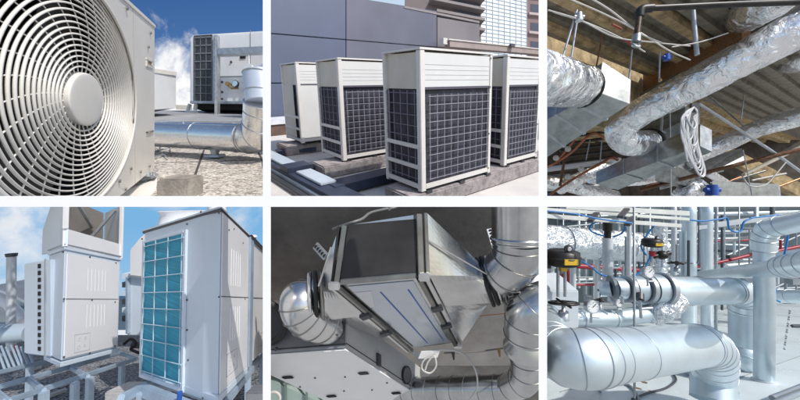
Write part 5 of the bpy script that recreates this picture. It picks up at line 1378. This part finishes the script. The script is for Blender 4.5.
# red pipes
rd6 = [((560,265),(605,268),8.5,2.4,'red pipe behind the sensor column, left part'),((606,268),(650,271),8.7,2.2,'red pipe behind the sensor column, right part'),((575,285),(628,284),9,1.1,'thin red pipe under the thicker red pipe'),((711,241.5),(752,240),9.5,1.1,'thin level red pipe right of the columns'),
       ((686,269),(730,260),9,1.5,'sloping red pipe behind the columns'),((730,260),(752,254.5),8.8,1.5,'sloping red pipe left of the riser'),((772,252),(812,244),8.5,1.5,'red pipe right of the riser elbow'),((780.5,240),(780.5,250),8.5,1.0,'short upright red stub right of the riser elbow'),((543,283),(566,275),8,2.2,'red pipe at the left edge below the black actuator'),((543,273),(562,280),8.4,1.6,'second red pipe crossing at the left edge'),((568,270),(568,290),8.4,1.5,'upright red pipe near the left actuator')]
for a,b,Y,rp_,lb in rd6: T('red_pipe',lb,'pipe',[U(*a,Y),U(*b,Y)],rp_*Y/F,redp,'red sprinkler pipes',seg=12)
# actuators
def actuator(px, py, w_, Y, label, big=True):
    s = Y/F; root = thing('valve_actuator', label, 'actuator', U(px,py,Y))
    c = U(px,py,Y)
    m = MB(); m.tube([c+Vector((0,0,-.55*w_*s*.5)),c+Vector((0,0,-.45*w_*s*.5)),c+Vector((0,0,.3*w_*s*.5)),c+Vector((0,0,.42*w_*s*.5))],[w_*s*.40,w_*s*.5,w_*s*.5,w_*s*.36],28); m.build('diaphragm_case', blackp, root)
    m = MB(); m.torus(c-Vector((0,0,.02*w_*s)),Vector((0,0,1)),w_*s*.51,w_*s*.035,28,8); m.build('case_rim', blackp, root)
    m = MB(); m.box(c+Vector((-w_*s*.2,-w_*s*.53,-w_*s*.16)),Vector((w_*s*.4,0,0)),Vector((0,.02,0)),Vector((0,0,w_*s*.17))); m.build('label_plate', yel, root)
    m = MB(); m.disc(c+Vector((0,-w_*s*.35,w_*s*.30)),Vector((0,1,.4)),w_*s*.12,w_*s*.08,16); m.build('round_cap', steel_d, root)
    m = MB(); m.disc(c+Vector((0,-w_*s*.40,w_*s*.31)),Vector((0,1,.4)),w_*s*.06,w_*s*.08,16); m.build('cap_badge', white_m, root)
    return root, c, s
a6, c6, s6 = actuator(562,256.5,32,3.6,'large black valve actuator with yellow plate at the left edge')
for dx in (-4,3):
    m = MB(); m.tube([c6+Vector((dx*s6,0,-8*s6)),c6+Vector((dx*s6,0,-40*s6))],.018,10); m.build('yoke_post', galv, a6)
m = MB(); m.box(c6+Vector((-3*s6,-.05,-14*s6)),Vector((6*s6,0,0)),Vector((0,.1,0)),Vector((0,0,4*s6))); m.build('yoke_indicator', yel, a6)
m = MB(); m.box(c6+Vector((-17*s6,-.05,-11*s6)),Vector((4*s6,0,0)),Vector((0,.1,0)),Vector((0,0,12*s6))); m.build('side_bracket', blackp, a6)
a7, c7, s7 = actuator(652,242,17,4.4,'smaller black valve actuator with yellow plate above the middle pipe')
m = MB(); m.tube([c7+Vector((0,0,-5*s7)),c7+Vector((-.01,0,-32*s7))],.022,10); m.build('yoke_post', galv, a7)
m = MB(); m.tube([c7+Vector((-.0,0,-9*s7)),c7+Vector((-.0,0,-14*s7))],.04,12); m.build('yoke_indicator', redp, a7)
m = MB(); k6 = U(662,255,4.4); m.ball(k6,.085,14,(1,.9,.8)); m.tube([k6-Vector((.12,0,.02)),k6+Vector((.11,0,.03))],.035,12); one('valve_positioner',m,blackp,'round black positioner just right of the smaller actuator','positioner')
# gauges
def gauge(px, py, rp_, Y, label):
    root = thing('pressure_gauge', label, 'gauge', U(px,py,Y), 'dial gauges'); c = U(px,py,Y); r_ = rp_*Y/F; fn = Vector((0,-1,.1)).normalized()
    m = MB(); m.disc(c,fn,r_,.05,28); m.torus(c+fn*.025,fn,r_*.95,r_*.1,28,8); m.build('case', galv, root)
    m = MB(); m.disc(c+fn*.03,fn,r_*.85,.004,28); m.build('dial', mat('dial_white',(.80,.82,.82),.4), root)
    m = MB(); m.bar(c+fn*.036-Vector((r_*.1,0,0)),c+fn*.036+Vector((r_*.45,0,r_*.5)),r_*.08,.004); m.build('needle', blackm, root)
    for q in range(7):
        a = R_(210-40*q); p = c+fn*.034; dd = Vector((math.cos(a),0,math.sin(a))); m = MB(); m.bar(p+dd*r_*.62,p+dd*r_*.76,r_*.06,.003,up=Vector((0,-1,0))); m.build('tick', blackm, root)
    m = MB(); m.tube([c-Vector((0,0,r_*.9)),c-Vector((0,-.0,r_*2.6))],r_*.2,10); m.tube([c-Vector((0,0,r_*1.7)),c-Vector((-r_*1.3,0,r_*1.75))],r_*.16,8); m.build('stem', galv, root)
gauge(591,306.5,6.2,2.9,'largest round white gauge above the front pipe'); gauge(647.5,272,5.4,3.9,'round white gauge under the smaller black actuator'); gauge(617.5,303,3.6,4,'small round white gauge right of the largest gauge')
# handwheels
def wheel(px, py, rp_, Y, h_, label):
    c = U(px,py,Y); r_ = rp_*Y/F; root = thing('handwheel', label, 'valve wheel', c-Vector((0,0,h_)))
    m = MB(); ax = Vector((0,.22,1)); m.torus(c,ax,r_,r_*.11,28,8); m.tube([c-Vector((r_,0,0)),c+Vector((r_,0,0))],r_*.09,8); m.tube([c-Vector((0,r_,0)),c+Vector((0,r_,0))],r_*.09,8); m.disc(c,ax,r_*.25,.05,12); m.build('wheel_rim', blackp, root)
    m = MB(); m.tube([c,c-Vector((0,0,h_*.5)),c-Vector((0,0,h_*.5)),c-Vector((0,0,h_))],[r_*.14,r_*.14,r_*.35,r_*.4],14); m.build('valve_stem', galv, root)
wheel(563.5,303,13,2.9,.16,'black handwheel of the valve at the lower left'); wheel(600,300,5,3.8,.12,'small black handwheel behind the largest gauge'); wheel(677,263,7,4.2,.12,'black handwheel lying left of the thick clad column')
# valve assembly at the left of the middle pipe
va = thing('valve_assembly','flanged grey valve block feeding the middle clad pipe','valve',U(645,300,4.1))
for x,w_,rr in ((618,9,10.5),(628,4,13),(636,10,12.5),(646,4,14.5),(655,10,14),(664,4,15.5)):
    a = U(x-w_/2,288.5,4.25-(x-618)*.002); b = U(x+w_/2,288.8,4.25-(x-618)*.002)
    MB().tube([a,b],rr*4.2/F,28).build('flange' if w_ == 4 else 'valve_body', galv if w_ == 4 else sat_b, va)
for (x0,y0,x1,y1) in ((640,300,641,318),(641,309,652,308),(650,262,650,278),(622,296,622,304)):
    MB().tube([U(x0,y0,3.9),U(x1,y1,3.9)],.018,10).build('drain_stub', galv, va)
MB().tube([U(611,288.5,4.27),U(614,288.5,4.26)],13*4.2/F,28).build('end_flange', mat('dull_flange',(.30,.34,.37),.55,.5,var=.2), va)
MB().tube([U(600,288.5,4.35),U(611,288.5,4.27)],7*4.3/F,24).build('inlet_stub', sat_b, va)
m = MB(); m.tube([U(640,294,3.95),U(640,300,3.9)],.045,12); m.build('packing_nut', steel_d, va)
# low left: pale box, back pipes, lagging
m = MB(); m.box(U(540,331,3.7),U(579,331,3.7)-U(540,331,3.7),Vector((0,.5,.1)),Vector((0,0,.50))); one('pale_box',m,mat('pale_box_paint',(.62,.68,.72),.45,var=.04),'pale box casing behind the black handwheel','box',bevel=.012)
cladpipe('pale clad pipe behind the largest gauge', spline([U(540,318,3.9),U(580,318.5,4.0),U(612,318,4.1),U(645,314,4.2)],4), .115, (4,8), sat_b)
cladpipe('clad bend with wrinkled end below the valve block', spline([U(640,314,4.3),U(652,308,4.3),U(664,296,4.35),U(672,286,4.5)],5), .125, (4,8), sat)
lj = thing('lagging_jacket','crumpled foil jacket around the bend below the middle pipe','jacket',U(664,312,4.2)); foil_tube([U(650,320,4.2),U(664,308,4.15),U(678,300,4.2)],[.12,.17,.14],31,parent=lj,mt=foil6,amp=.15,step=.03)
cladpipe('low pale pipe slanting down behind the front pipe', [U(650,338,5.2),U(690,364,4.7),U(716,384,4.4)], .16, (1,), sat_b)
# hoses and dirt on the floor
T('floor_hose','dark hose curving on the white floor under the front pipe','hose',spline([FP6(603,377,.02),FP6(618,382,.02),FP6(630,386,.02),FP6(637,395,.02),FP6(642,408,.02)],8),.017,steel6,seg=8)
T('floor_hose','second hose running right along the floor from the first','hose',spline([FP6(632,399,.02),FP6(648,393,.02),FP6(666,388,.02),FP6(676,380,.02),FP6(672,372,.02)],8),.013,steel_d,seg=8)
T('floor_hose','third thin hose crossing the others near the bottom','hose',spline([FP6(600,372,.02),FP6(625,378,.02),FP6(655,372,.02),FP6(672,370,.02)],8),.010,rust,seg=8)
random.seed(11)
for i in range(7):
    p = FP6(600+i*9+random.uniform(-3,3),378+random.uniform(-4,14),.003); m = MB(); n_ = 9
    m.poly([p+Vector((math.cos(k*.7)*.04*random.uniform(.5,1.3),0,0))+f6*math.sin(k*.7)*.05*random.uniform(.5,1.3) for k in range(n_)]); tag(m.build('floor_stain', mat('rust_stain',(.20,.13,.08),.9)), kind='structure')
T('hose_post','short post under the left part of the front pipe','post',[FP6(600,391),U(600,376,2.7)],.018,steel6,seg=8)
T('blue_stub','blue stub pipe under the left elbow of the front pipe','pipe',[U(593,380,2.6),U(600,377,2.6)],.014,bluec,seg=8)
for i,(y0) in enumerate((398,404)):
    T('floor_pipe',['grey blue pipe on the floor in the bottom right corner','second pipe on the floor below the bottom right one'][i],'pipe',[FP6(772,y0,.06),FP6(815,y0-17,.06)],.03,steel6,seg=12)
T('grey_rail','dark blue box rail near the right edge above the floor','rail',[U(792,326,5),U(815,326,5)],.03,dark6,seg=4)
ch6 = thing('hanging_chain','hanging chain with dark and light links near the right edge','chain',U(784,350,4.6))
for k in range(20):
    p = U(790-k*.30,309+k*2.1,4.6); m = MB(); m.torus(p,Vector((1,0,0)) if k%2 else Vector((0,1,0)),.010,.004,10,6); m.build('link', steel_d if k%3 else pale, ch6)
T('thin_post','thin dark post right of the clad columns','post',[U(716,330,7.6),U(716,203,7.6)],.03,steel6,seg=8)
T('thin_post','thin dark post behind the left of the riser','post',[U(722,310,9),U(722,215,9)],.03,dark6,seg=8)
# the maze behind
random.seed(21)
for i in range(34):
    x = 548+i*7.7+random.uniform(-2,2); Y = random.uniform(8.5,13.5); rp_ = random.choice([.6,.8,1.1,1.8]); y0 = random.choice([200,205,225]); y1 = random.uniform(285,304)
    T('back_pipe','thin upright pipe in the crowded background of the plant room','pipe',[U(x,y1,Y),U(x,y0,Y)],rp_*Y/F,random.choice([pale,sat_b,steel6,steel6,dark6]),'thin upright pipes in the plant room background',seg=10)
for i in range(30):
    y = 206+i*3.1+random.uniform(-1,1); Y = random.uniform(9,13.8); x0 = random.choice([545,560,600,655,700]); x1 = x0+random.uniform(60,190); rp_ = random.choice([.6,.9,1.3,2.0]); dy = random.uniform(-8,4)
    T('back_rail','level pipe or rail in the crowded background of the plant room','pipe',[U(x0,y,Y),U(min(x1,815),y+dy,Y)],rp_*Y/F,random.choice([pale,sat_b,steel6,dark6,steel6]),'level pipes in the plant room background',seg=10)
for i in range(26):
    x = 600+i*3.9+random.uniform(-2,2); Y = random.uniform(5.8,8); rp_ = random.choice([.5,.8,1.2]); y1 = random.uniform(262,300); y0 = y1-random.uniform(18,55)
    P = [U(x,y1,Y),U(x,y0,Y)]
    if i%2: P = fillet([U(x-random.uniform(6,14),y1,Y),U(x,y1,Y),U(x,y0,Y)],.12,5)
    T('small_bore_pipe','small bore pipe in the thicket behind the valve block','pipe',P,rp_*Y/F,random.choice([steel6,sat_b,dark6,band]),'small bore pipes behind the valve block',seg=10)
for i in range(12):
    x = 690+i*9.5+random.uniform(-3,3); y = random.uniform(240,285); Y = random.uniform(8,10)
    one('pipe_support', MB().box(U(x,y,Y),Vector((random.uniform(.15,.5),0,0)),Vector((0,.2,0)),Vector((0,0,random.uniform(.05,.16)))), random.choice([steel6,band,dark6]), 'small steel support box among the background pipes on the right','support','support boxes in the plant room background')
for i in range(18):
    x = random.uniform(690,790); y = random.uniform(238,290); Y = random.uniform(10,13)
    T('truss_brace','diagonal brace in the background right of the columns','brace',[U(x-14,y+random.uniform(2,9),Y),U(x+14,y-random.uniform(2,9),Y)],.035,random.choice([steel6,pale,dark6]),'diagonal braces in the plant room background',seg=6)
for i in range(10):
    x = 560+i*25+random.uniform(-5,5); y = random.uniform(278,300); Y = random.uniform(7.5,10)
    one('back_cabinet', MB().box(U(x,304,Y),Vector((.35,0,0)),Vector((0,.3,0)),Vector((0,0,random.uniform(.2,.55)))), random.choice([steel6,pale,dark6]), 'small machine cabinet on the floor far back in the plant room','cabinet','machine cabinets far back')
pb((690,231),(812,215),8,7.4,.10,.2,pale,'pale sloping duct rail high on the right behind the air line')
pb((700,226),(812,233),8.6,8,.05,.1,steel6,'grey rail crossing behind the riser elbow')
pb((690,252),(760,236),9.4,9,.06,.1,steel6,'grey sloping rail left of the riser')
